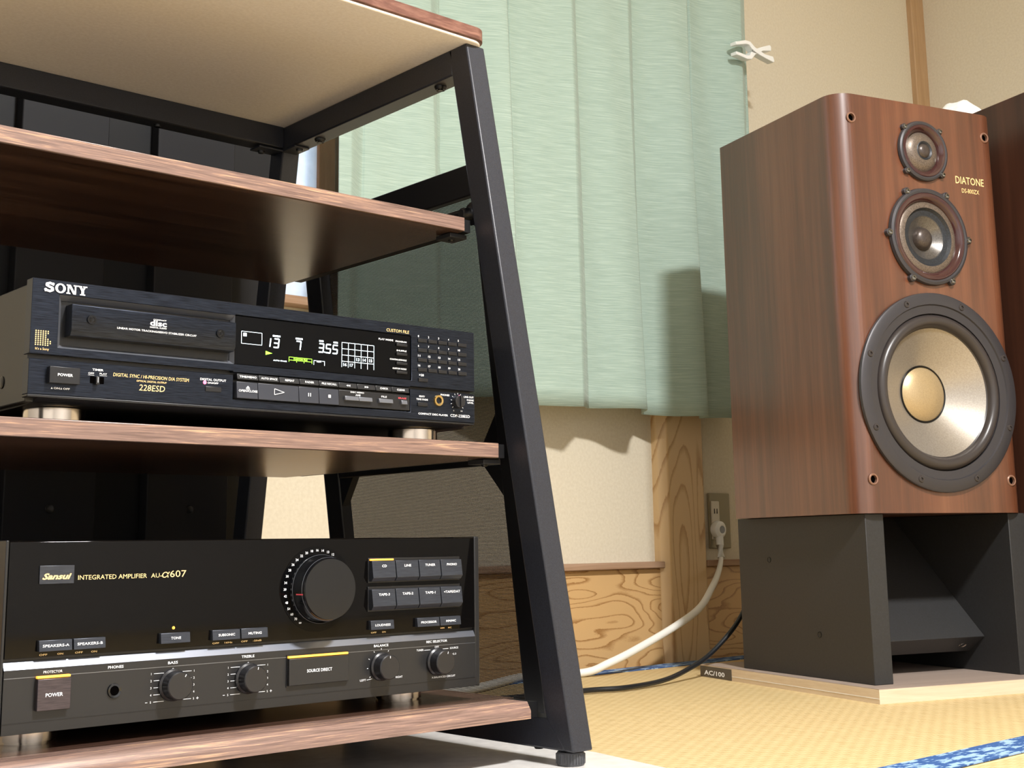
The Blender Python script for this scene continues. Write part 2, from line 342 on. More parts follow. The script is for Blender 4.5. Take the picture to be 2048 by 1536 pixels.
# back wall with a window opening x 0.30..2.02, z 0.672..1.80
WX0, WX1, WZ0, WZ1 = 0.28, 2.02, 0.672, 1.85
wb = MB()
wb.box(XL, XR, YB, YB+0.10, 0.205, WZ0); wb.box(XL, WX0, YB, YB+0.10, WZ0, WZ1); wb.box(WX1, XR, YB, YB+0.10, WZ0, WZ1); wb.box(XL, XR, YB, YB+0.10, WZ1, ZC)
wall = struct(wb.build('wall_back', 'plaster')); wall['label'] = 'beige plaster wall'
struct(MB().box(XR, XR+0.1, YF, YB+0.1, -0.05, ZC).build('wall_right', 'plaster'))
struct(MB().box(XL-0.1, XL, YF, YB+0.1, -0.05, ZC).build('wall_left', 'paper'))
struct(MB().box(XL-0.1, XR+0.1, YF-0.1, YF, -0.05, ZC).build('wall_front', 'paper'))
struct(MB().box(XL-0.1, XR+0.1, YF-0.1, YB+0.1, ZC, ZC+0.05).build('ceiling', 'ceiling'))
# lower cedar boards, rail, post, corner post
for (a, b) in ((XL, 1.755), (1.893, XR)):
    t = struct(MB().box(a, b, 0.962, YB+0.1, -0.04, 0.199).build('trim_1', 'cedar', bevel=0.002)); t['label'] = 'swirl grained cedar board along foot of wall'
    t = struct(MB().box(a, b, 0.948, YB+0.1, 0.199, 0.2131).build('trim_2', 'rail_wood', bevel=0.002)); t['label'] = 'thin wooden rail above cedar board'
p = struct(MB().prism([(1.752, 1.07), (1.752, 0.962), (1.769, 0.943), (1.885, 0.943), (1.900, 0.958), (1.900, 1.07)], -0.04, ZC, 'z').build('trim_3', 'post', bevel=0.003)); p['label'] = 'cedar wall post with arched grain'
p = struct(MB().prism([(2.935, 1.02), (2.935, 0.958), (3.01, 0.958), (3.01, 1.02)], -0.04, ZC, 'z').build('trim_4', 'corner_wood', bevel=0.003)); p['label'] = 'slim wooden corner post'
# window: frame, sill, frosted panes
wn = struct(MB().plate((WX0, WX1), (WZ0, WZ1), [(WX0+0.03, WX1-0.03, WZ0+0.006, WZ1-0.03)], YB-0.012, YB+0.09).build('window_1', 'window_wood', bevel=0.002)); wn['label'] = 'wooden framed window with frosted glass'
MB().box(WX0, WX1, YB-0.03, YB+0.05, WZ0-0.004, WZ0+0.012).build('window_sill', 'rail_wood', wn, bevel=0.002)
for (a, b, dy, sl) in ((WX0+0.03, 0.935, 0.0, 0.036), (0.905, 1.50, 0.025, 0.09), (1.46, WX1-0.03, 0.0, 0.036)):
    sa = MB().plate((a, b), (WZ0+0.012, WZ1-0.03), [(a+sl, b-0.036, WZ0+0.016, WZ1-0.07)], YB+0.02+dy, YB+0.04+dy).build('window_sash', 'window_wood', wn, bevel=0.0015)
    MB().box(a+sl-0.002, b-0.034, YB+0.028+dy, YB+0.032+dy, WZ0+0.014, WZ1-0.068).build('pane', 'pane', sa)
# wall outlet
ot = thing('wall_outlet', 'cream two-gang wall outlet plate beside the cedar post', 'outlet', (1.968, YB, 0.30))
MB().box(-0.036, 0.036, -0.007, 0, -0.062, 0.062).build('cover_plate', 'plate', ot, bevel=0.002)
sk = MB().box(-0.032, -0.004, -0.010, -0.006, -0.042, 0.044).build('socket_strip', 'ivory', ot, bevel=0.002)
for sx in (-0.0225, -0.0135): MB().box(sx-0.0012, sx+0.0012, -0.0104, -0.0098, 0.016, 0.027).build('slot', 'hole', sk)
# ceiling lamp (its light is set at the top of the script)
lm = thing('ceiling_lamp', 'round white ceiling lamp with a shallow diffuser', 'lamp', (LAMP.x, LAMP.y, ZC))
MB().lathe([(0, 0), (0.12, 0), (0.12, -0.03), (0.20, -0.04), (0.20, -0.06), (0, -0.06)], n=48).build('housing', 'white_plastic', lm)
MB().lathe([(0.195, -0.06), (0.195, -0.11), (0.17, -0.15), (0, -0.165)], n=48).build('diffuser', 'lamp', lm)

# ------------------------------------------------------------------ curtain
def curtain():
    mb = MB(); nx, nz = 760, 40; x0, x1, z0, z1 = 0.855, 2.045, 0.522, 1.86; per = 0.187
    def yy(x, z):
        s = ((x + 0.012*math.sin(z*2.1+x*3) - 1.475)/per) % 1.0
        k = math.floor((x + 0.012*math.sin(z*2.1+x*3) - 1.475)/per)
        f = 1 - (s/0.74)**1.15 if s < 0.74 else (s-0.74)/0.26
        f = f*f*(3-2*f)*0.55 + f*0.45
        amp = (0.050 + 0.008*math.sin(k*2.3))*(0.70+0.30*(z1-z)/(z1-z0))
        return 0.858 + amp*f + 0.006*math.sin(x*23+z*1.7) + 0.003*math.sin(x*61+z*4)
    for j in range(nz+1):
        z = z0 + (z1-z0)*j/nz
        for i in range(nx+1):
            x = x0 + (x1-x0)*i/nx
            zz = z + (0.003*math.sin(x*17) if j == 0 else 0)
            mb.v.append((x, yy(x, z), zz))
    for j in range(nz):
        for i in range(nx): a = j*(nx+1)+i; mb.f.append((a, a+1, a+nx+2, a+nx+1))
    o = mb.build('curtain', 'curtain', smooth=180, fix=False)
    so = o.modifiers.new('thick', 'SOLIDIFY'); so.thickness = 0.0016; so.offset = 0
    return o
cu = tag(curtain(), 'mint green slub curtain hanging in pleats over the window', 'curtain')
rod = thing('curtain_rail', 'slim white curtain rail above the window', 'rail', (1.45, 0.90, 1.88))
MB().tube([(-0.68, 0, 0), (0.68, 0, 0)], 0.009, 12).build('rod', 'white_plastic', rod)
for sx in (-0.66, 0.66): MB().box(sx-0.01, sx+0.01, -0.01, 0.075, -0.012, 0.012).build('bracket', 'white_plastic', rod, bevel=0.002)

# clothes peg clipped to the curtain's edge
pg = thing('clothes_peg', 'white plastic clothes peg clipped to curtain edge', 'clothes peg', (2.004, 0.846, 1.391))
pgrot = 0.16
def peg_arm(sg):
    P = [(-0.098, 0.021), (-0.083, 0.0235), (-0.05, 0.031), (-0.028, 0.029), (-0.008, 0.012), (0.012, 0.004), (0.034, -0.006), (0.075, -0.010), (0.078, -0.026), (0.072, -0.030), (0.035, -0.020), (0.010, -0.012), (-0.010, -0.004), (-0.026, 0.006), (-0.034, 0.017), (-0.05, 0.018), (-0.083, 0.012), (-0.098, 0.010)]
    c, s = math.cos(pgrot), math.sin(pgrot)
    Q = [(a*c - b*sg*s, a*s + b*sg*c) for a, b in P]
    return MB().prism([(0.80*a, 0.72*b) for a, b in Q], -0.020 if sg > 0 else -0.017, -0.002 if sg > 0 else 0.001, 'y')
for sg in (1, -1): peg_arm(sg).build('jaw', 'white_plastic', pg, bevel=0.0012)
MB().tube(spline([(-0.016, -0.017, -0.002), (0.0, -0.0175, 0.006), (0.012, -0.0175, 0.001), (0.0, -0.0175, -0.004), (-0.016, -0.017, -0.004)], 5), 0.0009, 6).build('spring', 'bright_screw', pg)

# ------------------------------------------------------------------ cords
wc = thing('power_cord', 'white power cord plugged into the wall outlet', 'cord', (1.946, 0.960, 0.28))
def rel(pts, o): return [(p[0]-o[0], p[1]-o[1], p[2]-o[2]) for p in pts]
wo_ = (1.946, 0.960, 0.28)
MB().lathe([(0, -0.015), (0.013, -0.015), (0.0185, -0.011), (0.0200, -0.002), (0.0175, 0.005), (0, 0.005)], axis='y', n=28).build('plug', 'white_plastic', wc)
MB().lathe([(0.0085, -0.0150), (0.0085, -0.0158), (0, -0.0158)], axis='y', n=20).build('plug_cap', 'bezel_grey', wc)
MB().tube([(0, -0.006, -0.012), (-0.003, -0.009, -0.035), (-0.009, -0.016, -0.062)], 0.0088, 12).build('strain_relief', 'white_plastic', wc)
MB().tube(spline(rel([(1.937, 0.944, 0.220), (1.922, 0.935, 0.203), (1.893, 0.920, 0.182), (1.8503, 0.900, 0.1585), (1.7886, 0.885, 0.1165), (1.6903, 0.870, 0.0829), (1.5583, 0.860, 0.0447), (1.4869, 0.862, 0.0247), (1.440, 0.885, 0.0085), (1.32, 0.918, 0.0085), (1.13, 0.835, 0.0085), (1.00, 0.81, 0.0085), (0.80, 0.83, 0.0085)], wo_)), lambda t: 0.0050 + 0.0026*min(1.0, t*3.2), 12).build('cord', 'cord_white', wc)
bc = tag(MB().tube(spline([(0.72, 0.74, 0.0065), (0.9, 0.72, 0.0065), (1.10, 0.69, 0.0065), (1.2448, 0.673, 0.0065), (1.3117, 0.6546, 0.0065), (1.42, 0.668, 0.0085), (1.50, 0.680, 0.020), (1.572, 0.683, 0.0433), (1.640, 0.675, 0.0915), (1.676, 0.667, 0.1409), (1.70, 0.66, 0.20), (1.715, 0.61, 0.33), (1.735, 0.567, 0.39)]), 0.0045, 12).build('speaker_cable', 'cord_black'), 'black speaker cable curling across the tatami to the loudspeaker', 'cable')

# ------------------------------------------------------------------ rack
bd = thing('audio_board', 'thick pale grey board under the rack feet', 'board', (0, 0, 0))
MB().prism([(-0.30, -0.30), (0.505, -0.30), (0.5565, -0.0258), (0.5565, 0.62), (-0.30, 0.62)], 0, 0.0537, 'z').build('slab', 'melamine', bd, bevel=0.0015)
rk = thing('audio_rack', 'black steel A-frame audio rack with walnut shelves', 'rack', (0.2, 0.2, 0.0537))
RK = Vector((0.2, 0.2, 0.0537))
def R_(mb, name, mat, parent=rk, **k):
    mb.v = [(a-RK.x, b-RK.y, c-RK.z) for a, b, c in mb.v]; return mb.build(name, mat, parent, **k)
RIN, ROUT = 0.475, 0.500
LIN, LOUT = -0.062, -0.087
yf = lambda z: -0.0788 + 0.1969*(z-0.0668)
yr = lambda z: 0.4279 - 0.156*(z-0.7488)
for (a, b) in ((RIN, ROUT), (LOUT, LIN)):
    z0, z1 = 0.0668, 0.7801
    R_(MB().prism([(yf(z0), z0), (yf(z0)+0.012, z0), (yf(0.0943)+0.030, 0.0943), (yf(0.7505)+0.030, 0.7505), (yf(z1)+0.030, z1), (yf(z1), z1)], a, b), 'front_leg', 'steel', bevel=0.0018)
    R_(MB().prism([(yr(z0), z0), (yr(z0)+0.030, z0), (yr(z1)+0.030, z1), (yr(z1), z1)], a, b), 'rear_leg', 'steel', bevel=0.0018)
    R_(MB().box(a, b, yf(0.765)+0.027, yr(0.765)+0.004, 0.7505, 0.7801), 'top_rail', 'steel', bevel=0.0018)
    R_(MB().box(a+0.0003, b-0.0003, yf(0.08)+0.010, yr(0.08)+0.004, 0.0668, 0.0943), 'bottom_rail', 'steel', bevel=0.0018)
    cx = (a+b)/2
    for (fx, fy) in ((cx, -0.062), (cx, yr(z0)+0.015)):
        ft = MB()
        n = 28
        ft.lathe([(0, 0), (0.0118, 0), (0.0128, 0.0015), (0.0128, 0.0105), (0.012, 0.0118), (0.006, 0.0118), (0.006, 0.0145), (0, 0.0145)], (fx, fy, 0.0537), n=n)
        f = R_(ft, 'foot', 'rubber')
        kn = MB()
        for i in range(n):
            a_ = 2*pi*(i+0.5)/n; kn.box(fx+0.0128*math.cos(a_)-0.0005, fx+0.0128*math.cos(a_)+0.0005, fy+0.0128*math.sin(a_)-0.0005, fy+0.0128*math.sin(a_)+0.0005, 0.0555, 0.0640)
        R_(kn, 'knurling', 'rubber', f)
    for y in (0.1216, 0.3613): R_(MB().lathe([(0, -0.0045), (0.0028, -0.0045), (0.003, -0.003), (0.0052, -0.004), (0.0068, -0.001), (0.0068, 0.001), (0, 0.001)], (cx, y, 0.7505), n=20), 'bolt', 'screw')
    R_(MB().lathe([(0, -0.003), (0.004, -0.003), (0.0055, 0), (0, 0)], (cx, -0.02, 0.0668), n=16), 'bolt', 'screw')
# rear top rail (angle iron) and its corner bracket
R_(MB().box(LIN, RIN, 0.4257, 0.4285, 0.7525, 0.7801), 'rear_rail', 'steel', bevel=0.001)
R_(MB().box(LIN, RIN, 0.4285, 0.4525, 0.7525, 0.7552), 'rear_rail_flange', 'steel', bevel=0.0008)
R_(MB().prism([(0.440, 0.4257), (0.474, 0.4257), (0.474, 0.398), (0.496, 0.398), (0.496, 0.4490), (0.440, 0.4490)], 0.7478, 0.7502, 'z'), 'corner_bracket', 'steel', bevel=0.0006)
for (x, y) in ((0.452, 0.4415), (0.4855, 0.405), (0.10, 0.441), (0.31, 0.441)): R_(MB().lathe([(0, -0.0032), (0.0038, -0.0028), (0.0045, 0), (0.0045, 0.001), (0, 0.001)], (x, y, 0.7478 if x > 0.4 else 0.7525), n=16), 'bolt', 'screw')
def shelf(y0, y1, z0, name='shelf', x1=RIN-0.011):
    R_(MB().box(RIN-0.0108, RIN-0.0004, y0+0.004, y1-0.02, z0+0.0006, z0+0.0138), 'dark_end_block', 'panel_black')  # black set-back block filling the shelf's last stretch before the right leg
    s = R_(MB().box(LIN+0.0006, x1, y0+0.0012, y1, z0, z0+0.0148), name, 'walnut', bevel=0.0008)
    R_(MB().box(LIN+0.0006, x1, y0, y0+0.0012, z0+0.0004, z0+0.0144), 'edge_band', 'walnut_edge', s, bevel=0.0005)
    return s
shelf(0.0535, 0.400, 0.5700); shelf(0.0048, 0.391, 0.3345)
# bottom shelf with a rounded front edge
zb = 0.0945
prof = [(-0.0376, zb), (-0.0376, zb+0.0070), (-0.0374, zb+0.0075), (-0.0330, zb+0.0144), (-0.0324, zb+0.0148)]
s1 = R_(MB().prism(prof + [(0.0, zb+0.0148), (0.0, zb)], LIN+0.0006, RIN-0.013), 'shelf_front_edge', 'walnut_edge', smooth=40)
R_(MB().box(RIN-0.0128, RIN-0.0004, -0.0335, 0.0, zb+0.0002, zb+0.0140), 'dark_end_block', 'panel_black')  # same dark end block at the front of the bottom shelf
s2 = R_(MB().box(LIN+0.0006, RIN-0.0006, 0.0, 0.525, zb, zb+0.0148), 'shelf', 'walnut')
for (zz, y0) in ((0.5700, 0.0535), (0.3345, 0.0048)):
    for sx, a, b in ((1, 0.453, RIN), (-1, LIN, LIN+0.022)):
        R_(MB().box(a, b, y0+0.010, y0+0.034, zz-0.0052, zz-0.0006), 'shelf_bracket', 'steel_smooth', bevel=0.0006)
        R_(MB().lathe([(0, -0.0022), (0.0030, -0.0018), (0.0036, 0), (0, 0)], ((a+b)/2, y0+0.022, zz-0.0052), n=14), 'bolt', 'screw')
# top board
def rounded(x0, x1, y0, y1, r, n=8):
    P = []
    for cx_, cy_, a0 in ((x1-r, y0+r, -pi/2), (x1-r, y1-r, 0), (x0+r, y1-r, pi/2), (x0+r, y0+r, pi)):
        P += [(cx_+r*math.cos(a0+pi/2*i/n), cy_+r*math.sin(a0+pi/2*i/n)) for i in range(n+1)]
    return P
tb = R_(MB().prism(rounded(-0.088, 0.5005, 0.0535, 0.475, 0.018), 0.7836, 0.7975, 'z'), 'top_board', 'reddish_edge', bevel=0.001)
R_(MB().prism(rounded(-0.086, 0.4985, 0.0555, 0.473, 0.018), 0.7801, 0.7836, 'z'), 'underside', 'beige_board', tb, bevel=0.0012)
# back boards
R_(MB().prism([(LIN-0.03, 0.0943), (0.512, 0.0943), (0.566, 0.85), (LIN-0.03, 0.85)], 0.566, 0.574, 'y'), 'back_board', 'panel_black')
for (a, b, bx) in ((0.188, 0.297, 0.2418), (0.3627, 0.4735, 0.4201), (0.00, 0.118, 0.06)):
    bp = R_(MB().box(a, b, 0.545, 0.5655, 0.0945, 0.84), 'back_panel', 'panel_dark', bevel=0.0015)
    R_(MB().lathe([(0.0055, -0.0008), (0.0048, -0.0012), (0, -0.0004)], (bx, 0.545, 0.301), axis='y', n=18), 'hole_plug', 'screw', bp)

# ------------------------------------------------------------------ CD player
CDZ = 0.3493
cd = thing('cd_player', 'black compact disc player with lit display and disc drawer', 'cd player', (0, 0, CDZ))
T = 0.4537 - CDZ                                     # height of the panel's top edge
zt = lambda v: T + v*mm
hl = [(21*mm, 171*mm, zt(-51.6), zt(-10.6)), (171*mm, 354.4*mm, zt(-51.6), zt(-10.0)), (170*mm, 353*mm, zt(-81), zt(-58.2)), (0, 170*mm, zt(-60.8), zt(-57.2)), (353*mm, 430*mm, zt(-60.0), zt(-57.2))]
fp = MB().plate((0, 430*mm), (zt(-87.3), T), hl, 0, 0.011).build('faceplate', 'sony_face', cd, bevel=0.0004, seg=1)
MB().box(1*mm, 429*mm, 0.006, 0.012, zt(-86), zt(-2)).build('recess_back', 'black_plastic', cd)
MB().box(0, 430*mm, 0.0005, 0.011, zt(-89.5), zt(-87.3)).build('lower_trim', 'bezel_grey' if False else 'black_plastic', cd, bevel=0.0006)
ch = MB(); ch.box(3*mm, 427*mm, 0.012, 0.315, zt(-92.2), zt(-2.0)); ch.build('chassis', 'chassis', cd, bevel=0.001)
MB().prism([(0.004, zt(-89.5)), (0.010, zt(-92.6)), (0.05, zt(-93.4)), (0.30, zt(-93.4)), (0.30, zt(-92))], 9*mm, 421*mm).build('base_tray', 'black_plastic', cd)
for (sy, sz, r) in ((0.030, -73, 5.0),): MB().lathe([(0, 0), (r*mm, 0), (r*mm, -0.0006), (r*0.7*mm, -0.0012), (0, -0.0012)], (3*mm, sy+0.03, zt(sz)), axis='x', n=20).build('side_screw', 'screw', cd)
for k, (fx, fy) in enumerate(((40, 0.048), (388, 0.043), (45, 0.27), (385, 0.27))):
    MB().lathe([(0, 0), (0.0225, 0), (0.0235, 0.0008), (0.0235, zt(-93.4)-0.0002), (0, zt(-93.4)-0.0002)], (fx*mm, fy, 0), n=40).build('foot', 'nickel', cd)
# drawer bezel and drawer
bz = MB(); o4 = [(21, -51.6), (171, -51.6), (171, -10.6), (21, -10.6)]; i4 = [(24.5, -48.6), (168.8, -48.6), (168.8, -14.4), (24.5, -14.4)]
for k in range(4):
    a, b, c, d = o4[k], o4[(k+1) % 4], i4[(k+1) % 4], i4[k]
    bz.add([(a[0]*mm, 0.0006, zt(a[1])), (b[0]*mm, 0.0006, zt(b[1])), (c[0]*mm, 0.0052, zt(c[1])), (d[0]*mm, 0.0052, zt(d[1]))], [(0, 1, 2, 3)])
bz.build('drawer_bezel', 'bezel_grey', cd, fix=False)
dr = MB().prism([(-0.0062, zt(-37.9)), (-0.0062, zt(-18.2)), (-0.0052, zt(-17.8)), (0.006, zt(-17.8)), (0.006, zt(-42.2)), (-0.0040, zt(-41.8))], 28.6*mm, 168.2*mm).build('drawer', 'sony_face', cd, bevel=0.0003)
for sx in (44, 153.6):
    q = MB().lathe([(0, -0.0080), (0.0016, -0.0082), (0.0024, -0.0076), (0.0036, -0.0076), (0.0036, -0.006), (0, -0.006)], (sx*mm, 0, zt(-28.7)), axis='y', n=20); q.build('drawer_screw', 'screw', dr)
# display
dp = MB().box(171.4*mm, 354*mm, 0.0012, 0.0058, zt(-51.2), zt(-10.4)).build('display_window', 'black_gloss', cd, bevel=0.0003)
seg = MB(); YD = 0.0010
def bar(mb, x0, z0, x1, z1, w, y=YD):
    a, b = Vector((x0, z0)), Vector((x1, z1)); n = (b-a).normalized(); p = Vector((-n.y, n.x))*w/2
    mb.poly([((v.x)*mm, zt(v.y)) for v in (a-p, b-p, b+p, a+p)], y)
SEGS = {'1': 'bc', '3': 'abgcd', '7': 'abc', '5': 'afgcd', '0': 'abcdef'}
def digit(d, x, z, w, h):
    sk = 0.12
    pt = lambda u, v: (x + u*w + v*h*sk, z + v*h)
    L = {'a': ((0, 1), (1, 1)), 'b': ((1, 1), (1, .5)), 'c': ((1, .5), (1, 0)), 'd': ((0, 0), (1, 0)), 'e': ((0, 0), (0, .5)), 'f': ((0, .5), (0, 1)), 'g': ((0, .5), (1, .5))}
    for s_ in SEGS[d]:
        (a, b), (c, e) = L[s_]; p, q = pt(a, b), pt(c, e); bar(seg, p[0], p[1], q[0], q[1], 1.15)
for d, x in (('1', 200.2), ('3', 208.4), ('7', 230.2), ('3', 253.6), ('5', 261.0), ('5', 268.2)): digit(d, x, -34.0, 4.6, 7.4)
seg.rect(259.3*mm, 260.4*mm, zt(-34.3), zt(-33.2), YD)
for (a, b, z) in ((207.5, 215, -24.6), (230.2, 237.3, -24.8), (254.2, 258.7, -24.6), (269.1, 273.7, -24.6)): seg.rect(a*mm, b*mm, zt(z-0.3), zt(z+1.1), YD)
def frame(mb, x0, x1, z0, z1, w):
    for (a, b, c, d) in ((x0, z0, x1, z0), (x0, z1, x1, z1), (x0, z0, x0, z1), (x1, z0, x1, z1)): bar(mb, a, b, c, d, w)
frame(seg, 177.5, 197, -33.4, -23.1, 0.35); seg.rect(179.2*mm, 182.4*mm, zt(-27.2), zt(-24.4), YD)
for i in range(6): bar(seg, 278+6.93*i, -45.4, 278+6.93*i, -23.3, 0.42)
for j in range(4): bar(seg, 278, -23.3-5.6*j, 312.7, -23.3-5.6*j, 0.42)
for s_, c_, r_ in (('13', 2, 2), ('14', 3, 2), ('15', 4, 2), ('16', 0, 3), ('17', 1, 3)): text(seg, s_, (278+6.93*(c_+0.5))*mm, zt(-23.3-5.6*(r_+0.5)-1.3), 2.6*mm, YD, align='c', bold=0.02, width=3.4*mm)
text(seg, 'AUTO SPACE', 208.3*mm, zt(-45.6), 1.0*mm, YD, width=13.3*mm, bold=0.02)
for (a, b, c, d) in ((248.9, -45.8, 248.9, -42), (248.9, -42, 251.4, -42), (260, -45.8, 260, -42), (257.4, -42, 260, -42)): bar(seg, a, b, c, d, 0.4)
text(seg, 'REST', 254.4*mm, zt(-43.2), 1.4*mm, YD, align='c', bold=0.03, width=5*mm)
seg.build('display_digits', 'vfd', dp, fix=False)
gr = MB(); gr.poly([(200.8*mm, zt(-41.2)), (207.4*mm, zt(-39.4)), (200.8*mm, zt(-37.8))], YD)
for (a, b, c, d) in ((223.8, -45.2, 223.8, -41), (223.8, -43.6, 246.9, -43.6), (246.9, -45.2, 246.9, -41), (223.8, -41, 246.9, -41), (231.5, -45.2, 231.5, -43.6), (239, -45.2, 239, -43.6)): bar(gr, a, b, c, d, 0.4)
text(gr, 'CUSTOM FILE', 235.3*mm, zt(-43.0), 1.4*mm, YD, align='c', bold=0.03, width=14*mm)
gr.build('display_marks', 'vfd_green', dp, fix=False)
wt, gd, rd = MB(), MB(), MB(); YP = -0.0002
def tx(s, x0, x1, z, h, mb=None, y=YP, **k): text(mb if mb is not None else wt, s, x0*mm, zt(z), h*mm, y, width=(x1-x0)*mm, **k)
# big slab-serif maker's name
def slab(mb, x, z, w, h):
    cnt = [0]
    def yn(): cnt[0] += 1; return -0.0008-cnt[0]*2e-6
    def ring(cx, cz, rx, rz, ix, iz, n=20):
        for i in range(n):
            a, b = 2*pi*i/n, 2*pi*(i+1)/n
            mb.poly([((cx+ix*math.cos(a))*mm, zt(cz+iz*math.sin(a))), ((cx+rx*math.cos(a))*mm, zt(cz+rz*math.sin(a))), ((cx+rx*math.cos(b))*mm, zt(cz+rz*math.sin(b))), ((cx+ix*math.cos(b))*mm, zt(cz+iz*math.sin(b)))], yn())
    R = lambda a, b, c, d: mb.rect((x+a*w)*mm, (x+b*w)*mm, zt(z+c*h), zt(z+d*h), yn())
    P = lambda pts: mb.poly([((x+a*w)*mm, zt(z+b*h)) for a, b in pts], yn())
    cS = [(0.205, 0.80), (0.12, 0.93), (0.05, 0.83), (0.045, 0.66), (0.10, 0.55), (0.175, 0.44), (0.185, 0.22), (0.12, 0.07), (0.03, 0.16), (0.015, 0.26)]
    for (a, b), (c, d) in zip(cS, cS[1:]):
        t = Vector((c-a, (d-b)*0.26)); t.normalize(); q = Vector((-t.y*0.032, t.x*0.125))
        mb.poly([((x+u*w)*mm, zt(z+v*h)) for u, v in ((a-q.x-t.x*.012, b-q.y-t.y*.04), (c-q.x+t.x*.012, d-q.y+t.y*.04), (c+q.x+t.x*.012, d+q.y+t.y*.04), (a+q.x-t.x*.012, b+q.y-t.y*.04))], yn())
    R(0.18, 0.21, 0.68, 1.0); R(0.0, 0.03, 0.0, 0.34)
    ring(x+0.365*w, z+0.5*h, 0.125*w, 0.52*h, 0.062*w, 0.36*h)
    R(0.53, 0.57, 0.0, 1.0); R(0.70, 0.735, 0.0, 1.0); P([(0.53, 1.0), (0.60, 1.0), (0.735, 0.0), (0.67, 0.0)]); R(0.505, 0.60, 0.0, 0.13); R(0.505, 0.58, 0.87, 1.0); R(0.67, 0.76, 0.87, 1.0)
    P([(0.79, 1.0), (0.855, 1.0), (0.925, 0.46), (0.86, 0.46)]); P([(0.93, 1.0), (0.975, 1.0), (0.91, 0.42), (0.865, 0.42)]); R(0.86, 0.925, 0.0, 0.5); R(0.83, 0.955, 0.0, 0.13); R(0.765, 0.875, 0.87, 1.0); R(0.90, 1.0, 0.87, 1.0)
sn = MB(); slab(sn, 9.0, -9.6, 33.0, 7.2); sn.build('maker_lettering', 'white_print', fp, fix=False)
for r_, (n_, x_) in enumerate(((6, 0), (6, 0), (5, 0), (5, 0), (6, 0), (7, 0), (7, 0), (6, 0))):
    for i in range(n_):
        cx_, cz_ = 4.2+1.85*i, -39.9-1.5*r_; gd.poly([((cx_+0.55*math.cos(a))*mm, zt(cz_+0.55*math.sin(a))) for a in [2*pi*q/8 for q in range(8)]], YP)
tx("It's a Sony", 4.2, 14.6, -54.2, 1.8, gd)
tx('DIGITAL SYNC / HI-PRECISION D/A SYSTEM', 65.8, 130, -69.6, 2.7, gd, shear=0.12); tx('OPTICAL DIGITAL OUTPUT', 85.2, 110.7, -72.5, 1.4, gd, shear=0.12, bold=0.01); tx('228ESD', 87.4, 109.4, -79.2, 4.8, gd, shear=0.12); tx('CUSTOM FILE', 325.8, 351.6, -8.7, 2.8, gd, shear=0.12)
tx('TIMER', 49, 57.8, -66.6, 1.6, bold=0.015); tx('OFF', 45.8, 50.4, -69.4, 1.3, bold=0.01); tx('PLAY', 54.9, 60.8, -69.2, 1.3, bold=0.01)
tx('\u25b2ON. \u2206OFF' if False else 'ON.  OFF', 19.5, 31.9, -82.8, 1.4, bold=0.02); wt.poly([(17.3*mm, zt(-82.8)), (18.8*mm, zt(-82.8)), (18.05*mm, zt(-81.4))], YP); wt.poly([(24.6*mm, zt(-82.8)), (26.0*mm, zt(-82.8)), (25.3*mm, zt(-81.4))], YP)
bar(wt, 45.6, -70.2, 50.6, -70.2, 0.2, YP); bar(wt, 54.8, -70.0, 60.8, -70.0, 0.2, YP)
tx('DIGITAL OUTPUT', 140, 163.4, -67.2, 1.8, bold=0.015); tx('ON/OFF', 146.6, 156.3, -69.6, 1.4, bold=0.015)
tx('PLAY MODE', 317.8, 334.2, -17.1, 1.6, y=0.0009, bold=0.015)
for s_, a, z in (('PROGRAM', 336.8, -17.4), ('SHUFFLE', 338, -25.8), ('CONTINUE/SINGLE', 330.5, -34.4), ('CUSTOM INDEX', 333.5, -42.6)): tx(s_, a, 349.4, z, 1.4, y=0.0009, bold=0.015)
for i in range(20):
    r_, c_ = divmod(i, 5); tx(str(i+1), 361.9+11.95*c_, 361.9+11.95*c_+(1.1 if i < 9 else 2.6), -10.6-9.15*r_, 1.8, bold=0.02)
tx('>20', 363, 368.6, -47.0, 2.0, bold=0.015)
tx('EDIT/', 363.2, 369.6, -66.6, 1.5, bold=0.015); tx('TIME FADE', 359.8, 373.3, -69.4, 1.5, bold=0.015); tx('PHONES', 388.4, 399, -63.6, 1.6, bold=0.015); tx('LINE OUT', 416.6, 428.6, -63.8, 1.6, bold=0.015); tx('PHONE', 420.3, 428.6, -66.6, 1.5, bold=0.01); tx('LEVEL', 421, 428.6, -69.0, 1.5, bold=0.01)
tx('COMPACT DISC PLAYER', 362.1, 397, -82.7, 1.7, bold=0.012); tx('CDP-228ESD', 400.0, 423.7, -82.9, 2.6)
for k in range(11):
    a = math.radians(-130+26*k); bar(wt, 409+7.2*math.sin(a), -68.5+7.2*math.cos(a), 409+8.6*math.sin(a), -68.5+8.6*math.cos(a), 0.35, YP)
tx('0', 403.5, 404.5, -77.5, 1.3); tx('10', 412.5, 414.5, -77.5, 1.3)
wt.build('lettering', 'white_print', fp, fix=False); gd.build('gold_lettering', 'gold_print', fp, fix=False)
dl = MB(); YW = -0.0064
text(dl, 'COMPACT', 94.6*mm, zt(-23.6), 1.0*mm, YW, width=11.2*mm, bold=0.02); text(dl, 'disc', 91.9*mm, zt(-28.0), 4.4*mm, YW, width=14.2*mm, bold=0.03); text(dl, 'DIGITAL AUDIO', 91.9*mm, zt(-29.9), 1.1*mm, YW, width=14.2*mm, bold=0.02)
text(dl, 'LINEAR MOTOR TRACKING/SERVO STABILIZER CIRCUIT', 64.8*mm, zt(-33.4), 1.5*mm, YW, width=67.6*mm, bold=0.01)
dl.build('lettering', 'white_print', dr, fix=False)
